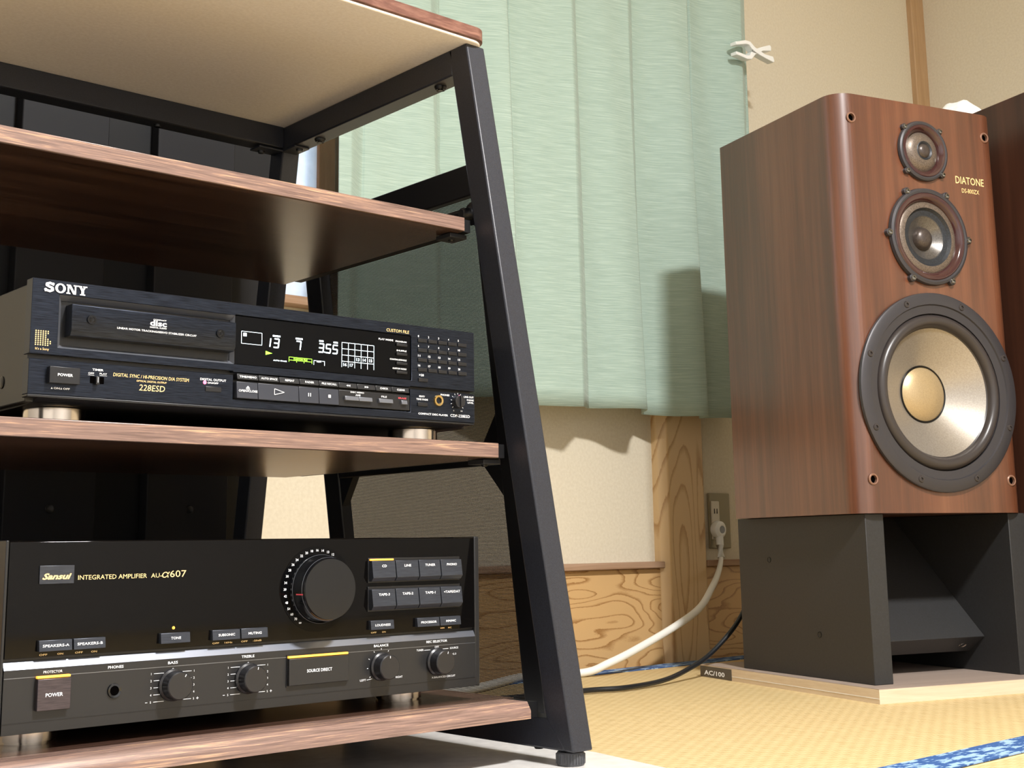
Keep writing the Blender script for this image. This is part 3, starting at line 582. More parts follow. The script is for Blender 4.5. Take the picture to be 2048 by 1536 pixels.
def key(parent, x0, x1, za, zb_, y0, mat='button', name='button', y1=0.006, bev=0.0004, tilt=0.0):
    return MB().prism([(y0, zt(zb_)), (y0+tilt, zt(za)), (y1, zt(za)), (y1, zt(zb_))], x0*mm, x1*mm).build(name, mat, parent, bevel=bev)
pk = key(cd, 13.9, 37.3, -66.4, -78.8, -0.0055, 'black_plastic', 'power_button'); t_ = MB(); tx('POWER', 20.0, 31.6, -73.4, 2.0, t_, y=-0.0057, bold=0.02); t_.build('lettering', 'white_print', pk, fix=False)
key(cd, 47.4, 58.6, -71, -76.4, 0.0001-0.0006, 'hole', 'timer_slot'); tk = key(cd, 50.6, 53.6, -71.2, -77.6, -0.004, 'black_plastic', 'timer_switch'); MB().rect(51.9*mm, 52.3*mm, zt(-76), zt(-72), -0.0042).build('pointer', 'white_print', tk, fix=False)
key(cd, 144.7, 159, -71.9, -76.0, -0.0008, 'black_plastic')
MB().lathe([(0, -0.0008), (0.0014, -0.0006), (0.0016, 0.0002)], (144.1*mm, 0, zt(-68.9)), axis='y', n=14).build('indicator_light', 'pink_led', cd)
for z in (-18.6, -27.2, -35.8, -44.0): key(cd, 337.4, 349.4, z, z-2.6, -0.0006, 'black_plastic', y1=0.003)
for i in range(20):
    r_, c_ = divmod(i, 5); key(cd, 361.5+11.95*c_, 371.9+11.95*c_, -12.0-9.15*r_, -15.3-9.15*r_, -0.0012, 'black_plastic', 'number_key', bev=0.0003)
key(cd, 362.1, 372.6, -48.9, -52.2, -0.0012, 'black_plastic', 'number_key', bev=0.0003)
DV = [173.2, 193.6, 213.6, 233.7, 253.6, 274.0, 293.6, 313.7, 331.6, 351.6]
for (a, b), s_ in zip(zip(DV, DV[1:]), ('TIME/MEMO', 'AUTO SPACE', 'REPEAT', 'FADER', 'FILE RECALL', '<<', '>>', 'CHECK', 'CLEAR')):
    k_ = key(cd, a+0.25, b-0.25, -59.2, -64.0, -0.0010, 'black_plastic', 'function_key', tilt=0.0012); t_ = MB()
    wds = {'TIME/MEMO': 16, 'AUTO SPACE': 15.6, 'FILE RECALL': 15.4}.get(s_, 9.0 if len(s_) > 3 else 4.2)
    if s_ in ('<<', '>>'):
        sg = -1 if s_ == '<<' else 1
        for q in (-1.1, 1.1): t_.poly([((a+b)/2*mm + (q - sg*1.0)*mm, zt(-62.6)), ((a+b)/2*mm + (q + sg*1.0)*mm, zt(-61.7)), ((a+b)/2*mm + (q - sg*1.0)*mm, zt(-60.8))], -0.0009)
    else: tx(s_, (a+b)/2-wds/2, (a+b)/2+wds/2, -62.4, 1.6, t_, y=-0.0010, bold=0.015)
    t_.build('lettering', 'white_print', k_, fix=False)
for (a, b, s_) in ((172.6, 192.4, 'open'), (192.8, 232.3, 'play'), (232.7, 252.6, 'pause'), (253.0, 273.3, 'stop')):
    k_ = key(cd, a, b, -66.0, -79.8, -0.0024, 'button', 'transport_key', tilt=0.0012); t_ = MB(); yk = -0.0026; c_ = (a+b)/2
    if s_ == 'open': tx('OPEN/CLOSE', 174.0, 191.6, -74.4, 1.8, t_, y=yk, bold=0.015); t_.poly([((c_-1.9)*mm, zt(-71.2)), ((c_+1.9)*mm, zt(-71.2)), (c_*mm, zt(-69.2))], yk); bar(t_, c_-1.9, -72.0, c_+1.9, -72.0, 0.5, yk)
    if s_ == 'play':
        for p_, q_ in (((-4.6, -3.0), (5.0, 0)), ((5.0, 0), (-4.6, 3.0)), ((-4.6, 3.0), (-4.6, -3.0))): bar(t_, c_+p_[0], -72.4+p_[1]*0.85, c_+q_[0], -72.4+q_[1]*0.85, 0.45, yk)
    if s_ == 'pause':
        for q in (-1.0, 1.0): bar(t_, c_+q, -74.2, c_+q, -71.2, 0.8, yk)
    if s_ == 'stop': t_.rect((c_-1.3)*mm, (c_+1.3)*mm, zt(-74.0), zt(-71.4), yk)
    t_.build('lettering', 'white_print', k_, fix=False)
kb = key(cd, 273.7, 351.4, -66.0, -80.0, -0.0012, 'black_plastic', 'key_panel'); t_ = MB()
tx('DISC MEMO', 286, 300.4, -67.9, 1.3, t_, y=-0.0014, bold=0.01); tx('AMS', 291.2, 296.6, -70.4, 1.5, t_, y=-0.0014, bold=0.015)
for q in (282.4, 285.6, 301.2, 304.4): frame(t_, q, q+1.6, -70.3, -68.9, 0.3)
tx('FILE', 319.4, 325.4, -69.9, 1.5, t_, y=-0.0014, bold=0.01); t_.build('lettering', 'white_print', kb, fix=False)
tx('ERASE', 338.4, 347.4, -69.9, 1.4, rd, y=-0.0014, bold=0.01); rd.build('red_lettering', 'lettered_red', kb, fix=False)
for (a, b) in ((279.2, 293.7), (294.0, 308.3), (315.8, 331.1), (340.8, 347.2)): key(cd, a, b, -71.2, -75.0, -0.0038, 'bezel_grey', 'small_key', tilt=0.0008)
key(cd, 361.0, 372.5, -71.6, -75.0, -0.0012, 'black_plastic')
jk = MB().lathe([(0.0032, 0.002), (0.0032, -0.0014), (0.0050, -0.0016), (0.0054, -0.0004), (0.0054, 0.001)], (385.6*mm, 0, zt(-68.6)), axis='y', n=28).build('headphone_jack', 'brass', cd); MB().lathe([(0, 0.0004), (0.0033, 0.0004), (0.0033, 0.0002), (0, 0.0002)], (385.6*mm, 0, zt(-68.6)), axis='y', n=20).build('jack_hole', 'hole', jk)
kn = MB().lathe([(0, -0.0060), (0.0052, -0.0060), (0.0058, -0.0054), (0.0062, 0), (0, 0)], (408*mm, 0, zt(-68.5)), axis='y', n=28).build('level_knob', 'knob', cd); MB().box(407.2*mm, 408.8*mm, -0.0078, -0.0055, zt(-73.6), zt(-63.2)).build('grip', 'knob', kn, bevel=0.0004)
MB().box(410.2*mm, 411.4*mm, -0.0004, 0.0002, zt(-63.2), zt(-61.8)).build('level_mark', 'pink_led', fp)

# ------------------------------------------------------------------ amplifier
AZ = 0.1093
am = thing('integrated_amplifier', 'black integrated amplifier with gloss panel and large volume knob', 'amplifier', (-0.005, 0.0117, AZ))
TA = 0.2592 - AZ
za = lambda v: TA + v*mm
ug = MB().prism([(0.0, za(-84)), (0.0, za(-1.0)), (0.0010, za(0)), (0.012, za(0)), (0.012, za(-84))], 2.3*mm, 442*mm).build('upper_panel', 'amp_glass', am, bevel=0.0003)
MB().box(0.4*mm, 445.5*mm, 0.004, 0.014, za(-136.9), za(-0.4)).build('sub_panel', 'black_plastic', am)
MB().box(442.4*mm, 448*mm, 0.0, 0.014, za(-137), za(0.4)).build('end_cap', 'amp_lower', am, bevel=0.0008)
MB().box(-0.4*mm, 1.9*mm, 0.0, 0.014, za(-137), za(0.4)).build('end_cap', 'amp_lower', am, bevel=0.0006)
lp = MB().prism([(-0.0006, za(-137)), (-0.0006, za(-92)), (-0.0006, za(-91.8)), (0.0026, za(-86.2)), (0.0115, za(-86.2)), (0.0115, za(-137))], 2.2*mm, 442*mm).build('lower_panel', 'amp_lower', am, bevel=0.0002)
MB().prism([(-0.0008, za(-91.8)), (0.0024, za(-86.3)), (0.0032, za(-86.9)), (-0.0002, za(-92.2))], 2.2*mm, 442*mm).build('ridge', 'amp_ridge', am)
for z_ in (-97.6, -129.0): MB().box(2.4*mm, 441.8*mm, -0.0009, 0.0, za(z_-0.25), za(z_+0.15)).build('groove', 'black_plastic' if z_ < -100 else 'amp_ridge', lp)
MB().box(8*mm, 440*mm, 0.014, 0.395, za(-134.5), za(-1.5)).build('chassis', 'chassis', am, bevel=0.0015)
for (fx, fy) in ((44, 0.058), (402, 0.066), (48, 0.35), (400, 0.35)):
    MB().lathe([(0, 0), (0.020, 0), (0.020, 0.0016), (0.0215, 0.0016), (0.0215, za(-134.5)), (0, za(-134.5))], (fx*mm, fy, 0), n=40).build('foot', 'nickel', am)
wa, ga = MB(), MB(); YA = -0.0002; YL = -0.0009
def ta(s, x0, x1, z, h, mb=None, y=YA, **k): text(mb if mb is not None else wa, s, x0*mm, za(z), h*mm, y, width=(x1-x0)*mm, **k)
def bara(mb, x0, z0, x1, z1, w, y):
    a, b = Vector((x0, z0)), Vector((x1, z1)); n = (b-a).normalized(); p = Vector((-n.y, n.x))*w/2
    mb.poly([(v.x*mm, za(v.y)) for v in (a-p, b-p, b+p, a+p)], y)
bg = MB().box(24.8*mm, 51.2*mm, -0.0010, 0.0, za(-31.6), za(-18.2)).build('badge', 'amp_button', am, bevel=0.0003); t_ = MB(); text(t_, 'Sansui', 26.8*mm, za(-28.2), 4.2*mm, -0.0012, width=22.2*mm, shear=0.35, bold=0.035); t_.build('maker_lettering', 'gold_print', bg, fix=False)
ta('INTEGRATED AMPLIFIER', 54.5, 109.9, -29.2, 3.4, ga); ta('AU-', 113.4, 122.4, -29.2, 3.4, ga); ta('\u03b1', 122.6, 129.2, -29.4, 5.6, ga, shear=0.2); ta('607', 129.4, 143.4, -29.2, 5.2, ga)
ta('VOLUME/-dB', 256.9, 277.9, -77.2, 2.2, ga)
for s_, a, b in (('OFF', 27.5, 33.5), ('ON', 41, 45.5), ('OFF', 54.5, 60.5), ('ON', 67, 71.5), ('OFF', 168, 174), ('16Hz', 179, 186), ('OFF', 194, 200), ('-20dB', 205, 213), ('OFF', 323, 329), ('ON', 335, 339), ('MM', 401, 405.5), ('MC', 410, 414)): ta(s_, a, b, -83.0, 1.3, ga, bold=0.01)
wa.build('lettering', 'white_print', ug, fix=False) if wa.v else None
ga.build('gold_lettering', 'gold_print', ug, fix=False)
def keya(x0, x1, z1, z0, y0, name='button', mat='amp_button', tilt=0.0, lab=None, lh=1.8, lz=None, lw=0.62, lip=False):
    pr = [(y0, za(z0)), (y0+tilt, za(z1)), (0.002, za(z1)), (0.002, za(z0))] if not lip else [(y0+0.0030, za(z0)), (y0, za(z0+3.4)), (y0+tilt, za(z1)), (0.002, za(z1)), (0.002, za(z0))]
    k_ = MB().prism(pr, x0*mm, x1*mm).build(name, mat, am, bevel=0.0003)
    if lab:
        t_ = MB(); w_ = (x1-x0)*lw; c_ = (x0+x1)/2; zl = lz if lz is not None else (z0+z1)/2-lh/2
        fr = (zl-z0)/(z1-z0) if not lip else (zl-z0-3.4)/(z1-z0-3.4)
        text(t_, lab, (c_-w_/2)*mm, za(zl), lh*mm, y0+tilt*max(fr, 0)-0.0002-(0.0 if tilt == 0 else 0.0002), width=w_*mm, bold=0.012); t_.build('lettering', 'white_print', k_, fix=False)
    return k_
for a, b, s_, w_ in ((25.8, 50.7, 'SPEAKERS-A', 0.8), (51.9, 76.6, 'SPEAKERS-B', 0.8), (121.6, 146.6, 'TONE', 0.34), (166.2, 191.0, 'SUBSONIC', 0.6), (192.2, 216.8, 'MUTING', 0.5), (320.6, 345.7, 'LOUDNESS', 0.66), (371.9, 397.2, 'PROCESSOR', 0.7), (398.2, 422.4, 'MM/MC', 0.48)):
    keya(a, b, -72.0, -79.9, -0.0042, tilt=0.0010, lab=s_, lw=w_, lh=1.9)
BX = [319.9, 345.9, 371.9, 397.1, 422.6]
for r_, (z1_, z0_, L_) in enumerate(((-19.4, -38.2, ('CD', 'LINE', 'TUNER', 'PHONO')), (-44.2, -63.0, ('TAPE-3', 'TAPE-2', 'TAPE-1', '<TAPE/DAT')))):
    MB().box((BX[0]-0.9)*mm, (BX[-1]+0.9)*mm, -0.0012, 0.001, za(z0_-1.2), za(z1_+1.6)).build('button_frame', 'black_plastic', am, bevel=0.0003)
    for (a, b), s_ in zip(zip(BX, BX[1:]), L_): keya(a+0.5, b-0.5, z1_-0.9, z0_, -0.0075, 'selector_button', tilt=0.0022, lab=s_, lw={'CD': 0.2, 'LINE': 0.3, '<TAPE/DAT': 0.78}.get(s_, 0.48), lh=2.1, lz=z1_-6.4, lip=True)
    if r_ == 0: MB().box((BX[0]+0.4)*mm, (BX[1]-0.4)*mm, -0.0034, -0.001, za(z1_-0.6), za(z1_+0.9)).build('indicator_light', 'amber_led', am, bevel=0.0003)
MB().lathe([(0, -0.0008), (0.0010, -0.0006), (0.0013, 0.0001)], (133.8*mm, 0, za(-68.4)), axis='y', n=14).build('indicator_light', 'amber_led', am)
# volume knob with scale ring
VC = (267.0, -42.6)
MB().lathe([(0.036, 0.0002), (0.036, -0.0004), (0.0, -0.0004)], (VC[0]*mm, 0, za(VC[1])), axis='y', n=64).build('scale_disc', 'black_gloss', am)
vk = MB().lathe([(0.0285, 0), (0.0285, -0.006), (0.0268, -0.0085), (0.0262, -0.019), (0.0252, -0.0205), (0, -0.0205)], (VC[0]*mm, 0, za(VC[1])), axis='y', n=72).build('volume_knob', 'knob_gloss', am)
for (r_, y_) in ((0.02865, -0.0055), (0.02640, -0.0165)): MB().lathe([(r_, y_), (r_+0.0002, y_-0.0004), (r_, y_-0.0008)], (VC[0]*mm, 0, za(VC[1])), axis='y', n=72).build('knob_ring', 'bezel_grey', vk)
t_ = MB(); a = math.radians(188)
t_.add([(VC[0]*mm+0.0269*math.cos(a)+q, y_, za(VC[1])+0.0269*math.sin(a)+w_) for q, w_, y_ in ((-0.0003, -0.0005, -0.009), (-0.0003, 0.0005, -0.009), (0.0002, 0.0005, -0.0188), (0.0002, -0.0005, -0.0188))], [(0, 1, 2, 3)]); t_.build('pointer', 'lettered_red', vk, fix=False)
t_ = MB()
VS = ['\u221e', '70', '60', '54', '48', '42', '39', '34', '30', '28', '26', '24', '22', '20', '18', '16', '14', '13', '12']
for i, s_ in enumerate(VS):
    a = math.radians(238 - (238-62)*i/(len(VS)-1)) if True else 0
    text(t_, s_, VC[0]*mm+0.0325*math.cos(a), za(VC[1])+0.0325*math.sin(a)-0.001, 2.0*mm, -0.0006, align='c', bold=0.012)
t_.build('scale_numbers', 'white_print', am, fix=False)
# lower row
pw = keya(25.6, 50.4, -99.4, -121.6, -0.0052, 'power_button', 'power_key', lab='POWER', lw=0.52, lh=2.6, lz=-112); MB().box(25.6*mm, 50.4*mm, -0.0040, -0.0005, za(-98.9), za(-97.2)).build('indicator_light', 'amber_led', am, bevel=0.0003)
keya(237.6, 297.2, -99.2, -120.8, -0.0040, 'source_direct_button', 'amp_lower', lab='SOURCE DIRECT', lw=0.42, lh=2.5, lz=-111); MB().box(237.6*mm, 297.2*mm, -0.0032, -0.0005, za(-98.6), za(-96.9)).build('indicator_light', 'amber_led', am, bevel=0.0003)
MB().plate((236.6*mm, 298.2*mm), (za(-122), za(-96)), [(237.3*mm, 297.5*mm, za(-121.2), za(-96.6))], -0.0014, 0).build('button_frame', 'black_plastic', am)
jk = MB().lathe([(0.0036, 0.003), (0.0036, -0.0016), (0.0052, -0.0020), (0.0056, -0.0004), (0.0056, 0.001)], (86*mm, 0, za(-112.2)), axis='y', n=28).build('headphone_jack', 'knob_gloss', am); MB().lathe([(0, -0.0010), (0.0037, -0.0010), (0.0037, -0.0008), (0, -0.0008)], (86*mm, 0, za(-112.2)), axis='y', n=20).build('jack_hole', 'hole', jk)
lw = MB()
def tl(s, x0, x1, z, h, **k): text(lw, s, x0*mm, za(z), h*mm, YL, width=(x1-x0)*mm, **k)
tl('PROTECTOR', 31, 45.2, -95.6, 1.8); tl('PHONES', 80.5, 92.9, -95.8, 2.0, bold=0.01); tl('BASS', 129.6, 137.9, -95.8, 2.0, bold=0.01); tl('TREBLE', 194.4, 206.2, -95.4, 2.0, bold=0.01); tl('BALANCE', 325.8, 341.4, -94.8, 2.0, bold=0.01); tl('REC SELECTOR', 384.1, 408.2, -94.8, 2.0, bold=0.01)
for c_ in (134.0, 200.6):
    tl('0', c_-0.7, c_+0.7, -100.6, 1.7)
    for i in range(5):
        z_ = -102.2-5.3*i; inn = (9.5, 13.5, 14.2, 12.6, 9.5)[i]
        for sg in (-1, 1):
            text(lw, str(i+1), (c_+sg*18.2)*mm, za(z_-0.9), 1.7*mm, YL, align='c'); bara(lw, c_+sg*inn*0.75, z_, c_+sg*16, z_, 0.35, YL)
    bara(lw, c_-22.6, -123.4, c_-20.8, -123.4, 0.4, YL); bara(lw, c_+20.6, -123.4, c_+22.6, -123.4, 0.4, YL); bara(lw, c_+21.6, -124.4, c_+21.6, -122.4, 0.4, YL)
for i in range(9):
    a = math.radians(215-31.25*i); bara(lw, 333.8+14.2*math.cos(a), -111.6+14.2*math.sin(a), 333.8+15.4*math.cos(a), -111.6+15.4*math.sin(a), 0.5, YL)
tl('LEFT', 311.1, 317.3, -123.0, 1.7); tl('RIGHT', 349.6, 357, -123.0, 1.7); bara(lw, 318.2, -122.3, 324, -121.6, 0.35, YL)
tl('TUNER', 372.9, 380.7, -101.4, 1.7); tl('OFF', 393.6, 398.4, -99.6, 1.7); tl('SOURCE', 411.4, 421.2, -101.6, 1.7); bara(lw, 381.6, -101, 388.6, -101, 0.35, YL); bara(lw, 402.6, -101, 409.6, -101, 0.35, YL); tl('1>2.3', 412.4, 418.6, -107, 1.6); tl('3', 415, 416.2, -112.4, 1.6); tl('X-BALANCED CIRCUIT', 390, 417.4, -126.4, 1.6)
lw.build('lettering', 'white_print', lp, fix=False)
for c_, ang in ((134.0, 62), (200.6, 80), (333.8, 90), (396.2, 75)):
    k_ = MB().lathe([(0.0124, 0), (0.0122, -0.0030), (0.0108, -0.0042), (0.0105, -0.0135), (0.0098, -0.0142), (0, -0.0142)], (c_*mm, 0, za(-111.8)), axis='y', n=44).build('tone_knob' if c_ < 300 else 'selector_knob', 'knob', am)
    t_ = MB(); a = math.radians(ang); bara(t_, c_+7.6*math.cos(a), -111.8+7.6*math.sin(a), c_+9.6*math.cos(a), -111.8+9.6*math.sin(a), 0.55, -0.0144); t_.build('pointer', 'white_print', k_, fix=False)

# ------------------------------------------------------------------ loose grille leaning on the rack
GA = math.atan2(0.080, 0.655)
gl = thing('speaker_grille', 'black cloth speaker grille leaning on the rack side', 'speaker grille', (0.586, 0.06, 0.003))
gl.rotation_euler = (0, -GA, 0)
GW, GH = 0.362, 0.660
gf = MB()
fr = MB().add([], [])
for (y0, y1, z0, z1) in ((0, 0.030, 0, GH), (GW-0.030, GW, 0, GH)): MB().box(-0.006, 0.010, y0, y1, z0, z1).build('frame_stile', 'black_plastic', gl, bevel=0.0015)
for (z0, z1) in ((0, 0.03), (GH-0.034, GH), (0.335, 0.357)): MB().box(-0.006, 0.008, 0.030, GW-0.030, z0, z1).build('frame_rail', 'black_plastic', gl, bevel=0.0015)
for (y, sy) in ((0.030, 1), (GW-0.030, -1)):
    MB().prism([(y, 0.346+0.045), (y+sy*0.028, 0.357), (y+sy*0.028, 0.335), (y, 0.346-0.045)], -0.004, 0.006).build('gusset', 'black_plastic', gl)
for (y, z) in ((0.030, GH-0.055), (GW-0.033, GH-0.055), (0.030, 0.06), (GW-0.033, 0.06)):
    MB().lathe([(0.0125, 0.004), (0.0125, -0.008), (0.0065, -0.010), (0.006, -0.022), (0.0045, -0.024), (0, -0.024)], (0, y, z), axis='x', n=20).build('peg', 'black_plastic', gl)
    if z > 0.3: MB().tube([(-0.008, y, z+0.004), (-0.008, y+(0.10 if y < 0.1 else -0.06), z+0.004)], 0.0045, 8).build('brace', 'black_plastic', gl)
MB().box(0.0112, 0.0118, 0.001, GW-0.001, 0.001, GH-0.001).build('cloth', 'grille', gl)
for y in (-0.0012, GW): MB().box(-0.006, 0.0118, y, y+0.0012, 0, GH).build('cloth_wrap', 'grille_wrap', gl)

# ------------------------------------------------------------------ loudspeaker
TH = math.radians(16.757)
sp = thing('loudspeaker', 'cherry veneered three-way loudspeaker with beige woofer cone', 'loudspeaker', (1.45739, 0.26063, 0.29404), -TH)
SW, SD, SH = 0.3655, 0.3475, 0.714
rr = 0.036
plan = [(rr*(1-math.cos(t)), rr*(1-math.sin(t))) for t in [i*pi/20 for i in range(11)]] + [(SW-rr*(1-math.cos(t)), rr*(1-math.sin(t))) for t in [pi/2-i*pi/20 for i in range(11)]] + [(SW, SD), (0, SD)]
cab = MB().prism(plan, 0, SH, 'z').build('cabinet', 'cherry', sp, smooth=30)
WO, MI, TW = (0.183, 0.2035, 0.1705), (0.183, 0.4735, 0.087), (0.1838, 0.6275, 0.055)
HO = [(0.032, 0.055), (0.3335, 0.055), (0.032, 0.671), (0.3335, 0.671)]
cut = MB()
for (u, v, r, d) in ((WO[0], WO[1], 0.136, 0.12), (MI[0], MI[1], 0.072, 0.07), (TW[0], TW[1], 0.043, 0.05)): cut.lathe([(0, -0.02), (r, -0.02), (r, d), (0, d)], (u, 0, v), axis='y', n=64)
for (u, v) in HO: cut.lathe([(0, -0.02), (0.0068, -0.02), (0.0068, 0.02), (0, 0.02)], (u, 0, v), axis='y', n=20)
co = cut.build('cutter', 'hole', sp)
bo = cab.modifiers.new('b', 'BOOLEAN'); bo.operation = 'DIFFERENCE'; bo.solver = 'EXACT'; bo.object = co
bpy.context.view_layer.update()
dg = bpy.context.evaluated_depsgraph_get(); me = bpy.data.meshes.new_from_object(cab.evaluated_get(dg)); cab.modifiers.clear(); cab.data = me
me.materials.clear(); me.materials.append(M['cherry'])
for p_ in me.polygons: p_.use_smooth = True; p_.material_index = 0
me.set_sharp_from_angle(angle=math.radians(30))
bpy.data.objects.remove(co)
def ring(prof, c, name, mat, parent, n=72, **k): return MB().lathe(prof, (c[0], 0, c[1]), axis='y', n=n).build(name, mat, parent, **k)
wf = ring([(0.1690, 0.0006), (0.1705, -0.002), (0.1700, -0.0065), (0.1670, -0.0085), (0.1500, -0.0085), (0.1485, -0.0060), (0.1345, -0.0046), (0.1335, 0.006)], WO, 'woofer', 'driver_frame', sp)
ring([(0.1345, 0.002)] + [(0.1225-0.0105*math.cos(t) if False else 0.1225+0.0105*math.cos(t), 0.001-0.0115*math.sin(t)) for t in [i*pi/14 for i in range(15)]] + [(0.108, 0.004)], WO, 'surround', 'driver_dark', wf)
ring([(0.1105, 0.0022), (0.095, 0.0115), (0.075, 0.0235), (0.055, 0.034), (0.046, 0.0385)], WO, 'cone', 'cone', wf)
ring([(0.0500, 0.0362), (0.0485, 0.0345), (0.0465, 0.0355)], WO, 'cap_rim', 'screw', wf)
ring([(0.0470, 0.0365), (0.042, 0.0325), (0.034, 0.0285), (0.022, 0.0250), (0.011, 0.0235), (0, 0.0231)], WO, 'dust_cap', 'dust_cap', wf)
def screws(c, r, n, a0, parent, y, size=0.0046, lug=None, mat='bright_screw'):
    for i in range(n):
        a = a0 + 2*pi*i/n; x, z = c[0]+r*math.cos(a), c[1]+r*math.sin(a)
        if lug: MB().lathe([(lug, 0.0005), (lug, y+0.0012), (lug-0.0012, y), (0, y)], (x, 0, z), axis='y', n=24).build('lug', 'driver_frame', parent)
        s_ = MB().lathe([(size*1.25, y+0.0006), (size, y-0.0016), (size*0.55, y-0.0020), (size*0.5, y-0.0002), (0, y-0.0002)], (x, 0, z), axis='y', n=16).build('screw', mat, parent)
screws(WO, 0.1590, 8, pi/8+0.02, wf, -0.0086, 0.0050, mat='driver_dark')
mf = ring([(0.0850, 0.0006), (0.0865, -0.0022), (0.0850, -0.0075), (0.0810, -0.0090), (0.0775, -0.0080)], MI, 'midrange', 'driver_frame', sp)
ring([(0.0780, -0.0070), (0.0760, -0.0090), (0.0710, -0.0092), (0.0660, -0.0060), (0.0630, 0.0010)], MI, 'ring', 'burgundy', mf)
ring([(0.0640, 0.0004), (0.060, -0.0024), (0.0520, -0.0030)], MI, 'mesh_ring', 'wire_mesh', mf)
ring([(0.0525, -0.0030), (0.048, 0.0020), (0.0380, 0.0040)], MI, 'surround', 'mid_black', mf)
ring([(0.0390, 0.0036), (0.030, 0.0095), (0.0190, 0.0150)], MI, 'cone', 'mid_cone', mf)
ring([(0.0200, 0.0150), (0.0185, 0.0080), (0.0145, 0.0035), (0.008, 0.0010), (0, 0.0002)], MI, 'dome', 'mid_dome', mf)
screws(MI, 0.0880, 6, 0.0, mf, -0.0082, 0.0042, lug=0.0068)
tf = ring([(0.0535, 0.0006), (0.0548, -0.0020), (0.0535, -0.0065), (0.0505, -0.0080), (0.0475, -0.0072)], TW, 'tweeter', 'driver_frame', sp)
ring([(0.0480, -0.0062), (0.0465, -0.0082), (0.0425, -0.0086), (0.0380, -0.0050), (0.0355, 0.0012)], TW, 'ring', 'burgundy', tf)
ring([(0.0360, 0.0010), (0.0310, -0.0040), (0.0240, -0.0070), (0.0170, -0.0080)], TW, 'mesh_ring', 'wire_mesh', tf)
ring([(0.0172, -0.0080), (0.0160, -0.0086), (0.0135, -0.0070), (0.0125, -0.0060)], TW, 'surround', 'mid_black', tf)
ring([(0.0130, -0.0062), (0.0110, -0.0088), (0.0070, -0.0108), (0, -0.0118)], TW, 'dome', 'mid_dome', tf)
screws(TW, 0.0560, 4, pi/4, tf, -0.0072, 0.0036, lug=0.0056)
for (u, v) in HO:
    s_ = ring([(0.0066, 0.004), (0.0066, -0.0016), (0.0084, -0.0020), (0.0096, -0.0008), (0.0096, 0.0004)], (u, v), 'grille_socket', 'insert', sp, n=28); ring([(0.0067, 0.0030), (0.0067, 0.0034), (0, 0.0034)], (u, v), 'socket_bottom', 'hole', s_, n=20)
t_ = MB(); text(t_, 'DIATONE', 0.2575, 0.5785, 0.0135, -0.0004, width=0.066, bold=0.004); text(t_, 'DS-800ZX', 0.2705, 0.5625, 0.0080, -0.0004, width=0.0405); t_.build('lettering', 'gold_print', sp, fix=False)
MB().box(0.12, 0.24, SD, SD+0.012, 0.06, 0.14).build('terminal_panel', 'black_plastic', sp, bevel=0.002)

# speaker stand on its plywood board
st = thing('speaker_stand', 'black wooden speaker stand with slanted brace board', 'speaker stand', (1.45739, 0.26063, 0.0225), -TH)
SZ = 0.29404-0.0225
for (a, b) in ((0.020, 0.058), (0.3315, 0.3695)): 
    pn = MB().box(a, b, 0.012, 0.372, 0, SZ-0.0004).build('side_panel', 'stand', st, bevel=0.0012)
    if a < 0.1:
        for (d, z) in ((0.2786, SZ-0.0750), (0.1454, SZ-0.1994)): MB().lathe([(0.0055, -0.0004), (0.0048, -0.0008), (0.0035, 0.001), (0, 0.001)], (a, d, z), axis='x', n=18).build('bolt', 'screw', pn)
br = MB().prism([(0.0864, SZ-0.2117), (0.1265, SZ-0.2390), (0.345, SZ-0.028), (0.305, SZ-0.001)], 0.0582, 0.3313).build('brace_board', 'stand', st, bevel=0.001)
s_ = MB().lathe([(0.0042, 0), (0.0075, -0.0008), (0.0080, 0.0004), (0, 0.0004)], (0, 0, 0), axis='y', n=18); s_.v = [(x+0.300, 0.1090+y*0.84-z*0.0+(-(z))*0.72, SZ-0.2268+z*0.5+y*0.6) for x, y, z in s_.v]; s_.build('bolt_insert', 'nickel', br)
MB().box(0.0582, 0.3313, 0.350, 0.368, 0, SZ-0.0004).build('rear_panel', 'stand', st, bevel=0.001)
PT = math.radians(17.8)
pb = thing('plywood_board', 'plywood board on the tatami under the speaker stand', 'board', (1.43760, 0.23171, 0.0), -PT)
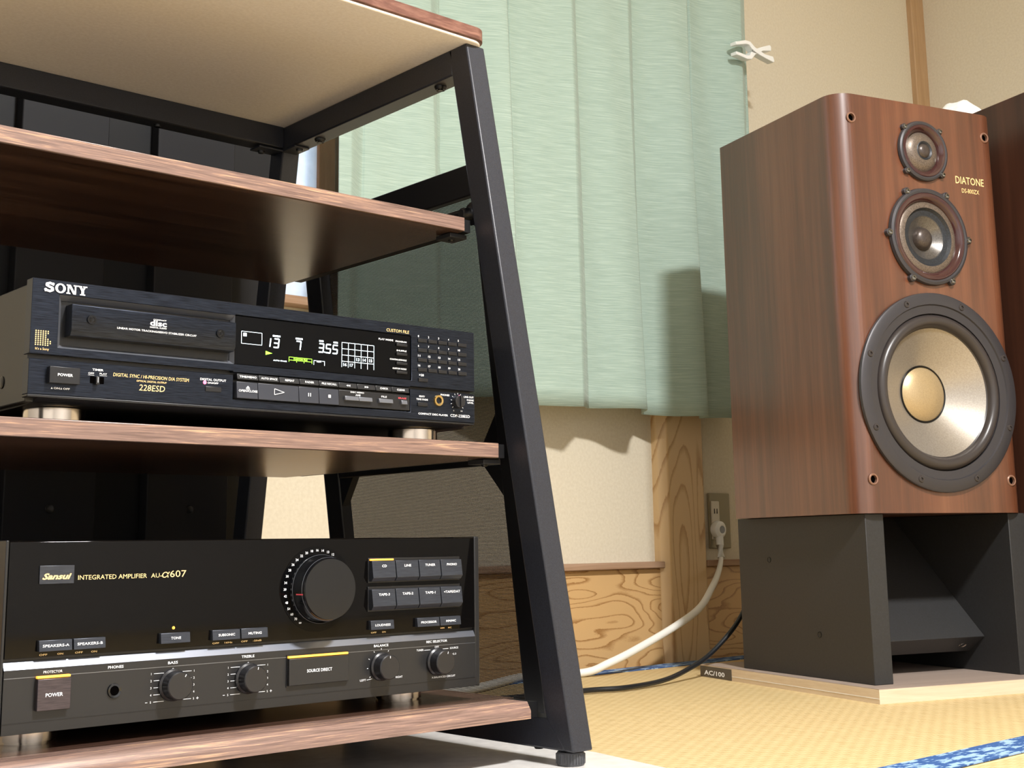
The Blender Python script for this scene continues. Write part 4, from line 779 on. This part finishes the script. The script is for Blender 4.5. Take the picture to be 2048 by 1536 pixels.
MB().box(0.0008, 0.4192, 0.0008, 0.5192, 0.0008, 0.0225).build('board_top', 'ply', pb)
MB().box(0, 0.42, 0, 0.0007, 0, 0.0217).build('front_edge', 'ply_edge', pb)
sd_ = MB().box(0, 0.0007, 0.0007, 0.52, 0, 0.0217).build('side_edge', 'ply_edge', pb)
MB().box(-0.0003, 0.0, 0.0007, 0.52, 0.0072, 0.0084).build('ply_line', 'cloth_white', sd_)
lb = MB().box(-0.0006, -0.0003, 0.412, 0.519, 0.0006, 0.0205).build('paper_label', 'label_dark', pb)
t_ = MB(); text(t_, 'AC/100', 0, 0, 0.0080, 0, width=0.070, bold=0.02); t_.v = [(-0.0008, 0.505-x, 0.0050+z) for x, y, z in t_.v]; t_.build('lettering', 'white_print', lb, fix=False)

# big wooden cabinet beside it, and a cloth on its top
c2 = thing('wooden_cabinet', 'tall dark cherry wooden cabinet beside the loudspeaker', 'cabinet', (1.45739, 0.26063, 0), -TH)
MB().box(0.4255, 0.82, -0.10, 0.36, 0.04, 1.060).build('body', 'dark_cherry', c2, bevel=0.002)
MB().box(0.435, 0.81, -0.08, 0.35, 0, 0.04).build('plinth', 'panel_black', c2)
cl = MB(); n = 14
for j in range(n+1):
    for i in range(n+1):
        u, v = i/n, j/n
        hgt = 0.056*math.sin(pi*min(u*1.25, 1.0))**0.8*math.sin(pi*v)**0.55 + 0.004*math.sin(9*u+5*v)*math.sin(pi*v) + 0.003*math.sin(23*u-11*v)*math.sin(pi*u)*math.sin(pi*v)
        cl.v.append((0.430+0.075*v+0.006*math.sin(7*u), 0.145+0.115*u+0.008*math.sin(6*v), 1.0612+max(hgt, 0)))
for j in range(n):
    for i in range(n): a = j*(n+1)+i; cl.f.append((a, a+1, a+n+2, a+n+1))
ct = thing('folded_cloth', 'small crumpled white cloth on top of the wooden cabinet', 'cloth', (1.45739, 0.26063, 0), -TH)
k_ = cl.build('cloth', 'cloth_white', ct, smooth=60, fix=False); so = k_.modifiers.new('t', 'SOLIDIFY'); so.thickness = 0.0015; so.offset = 1
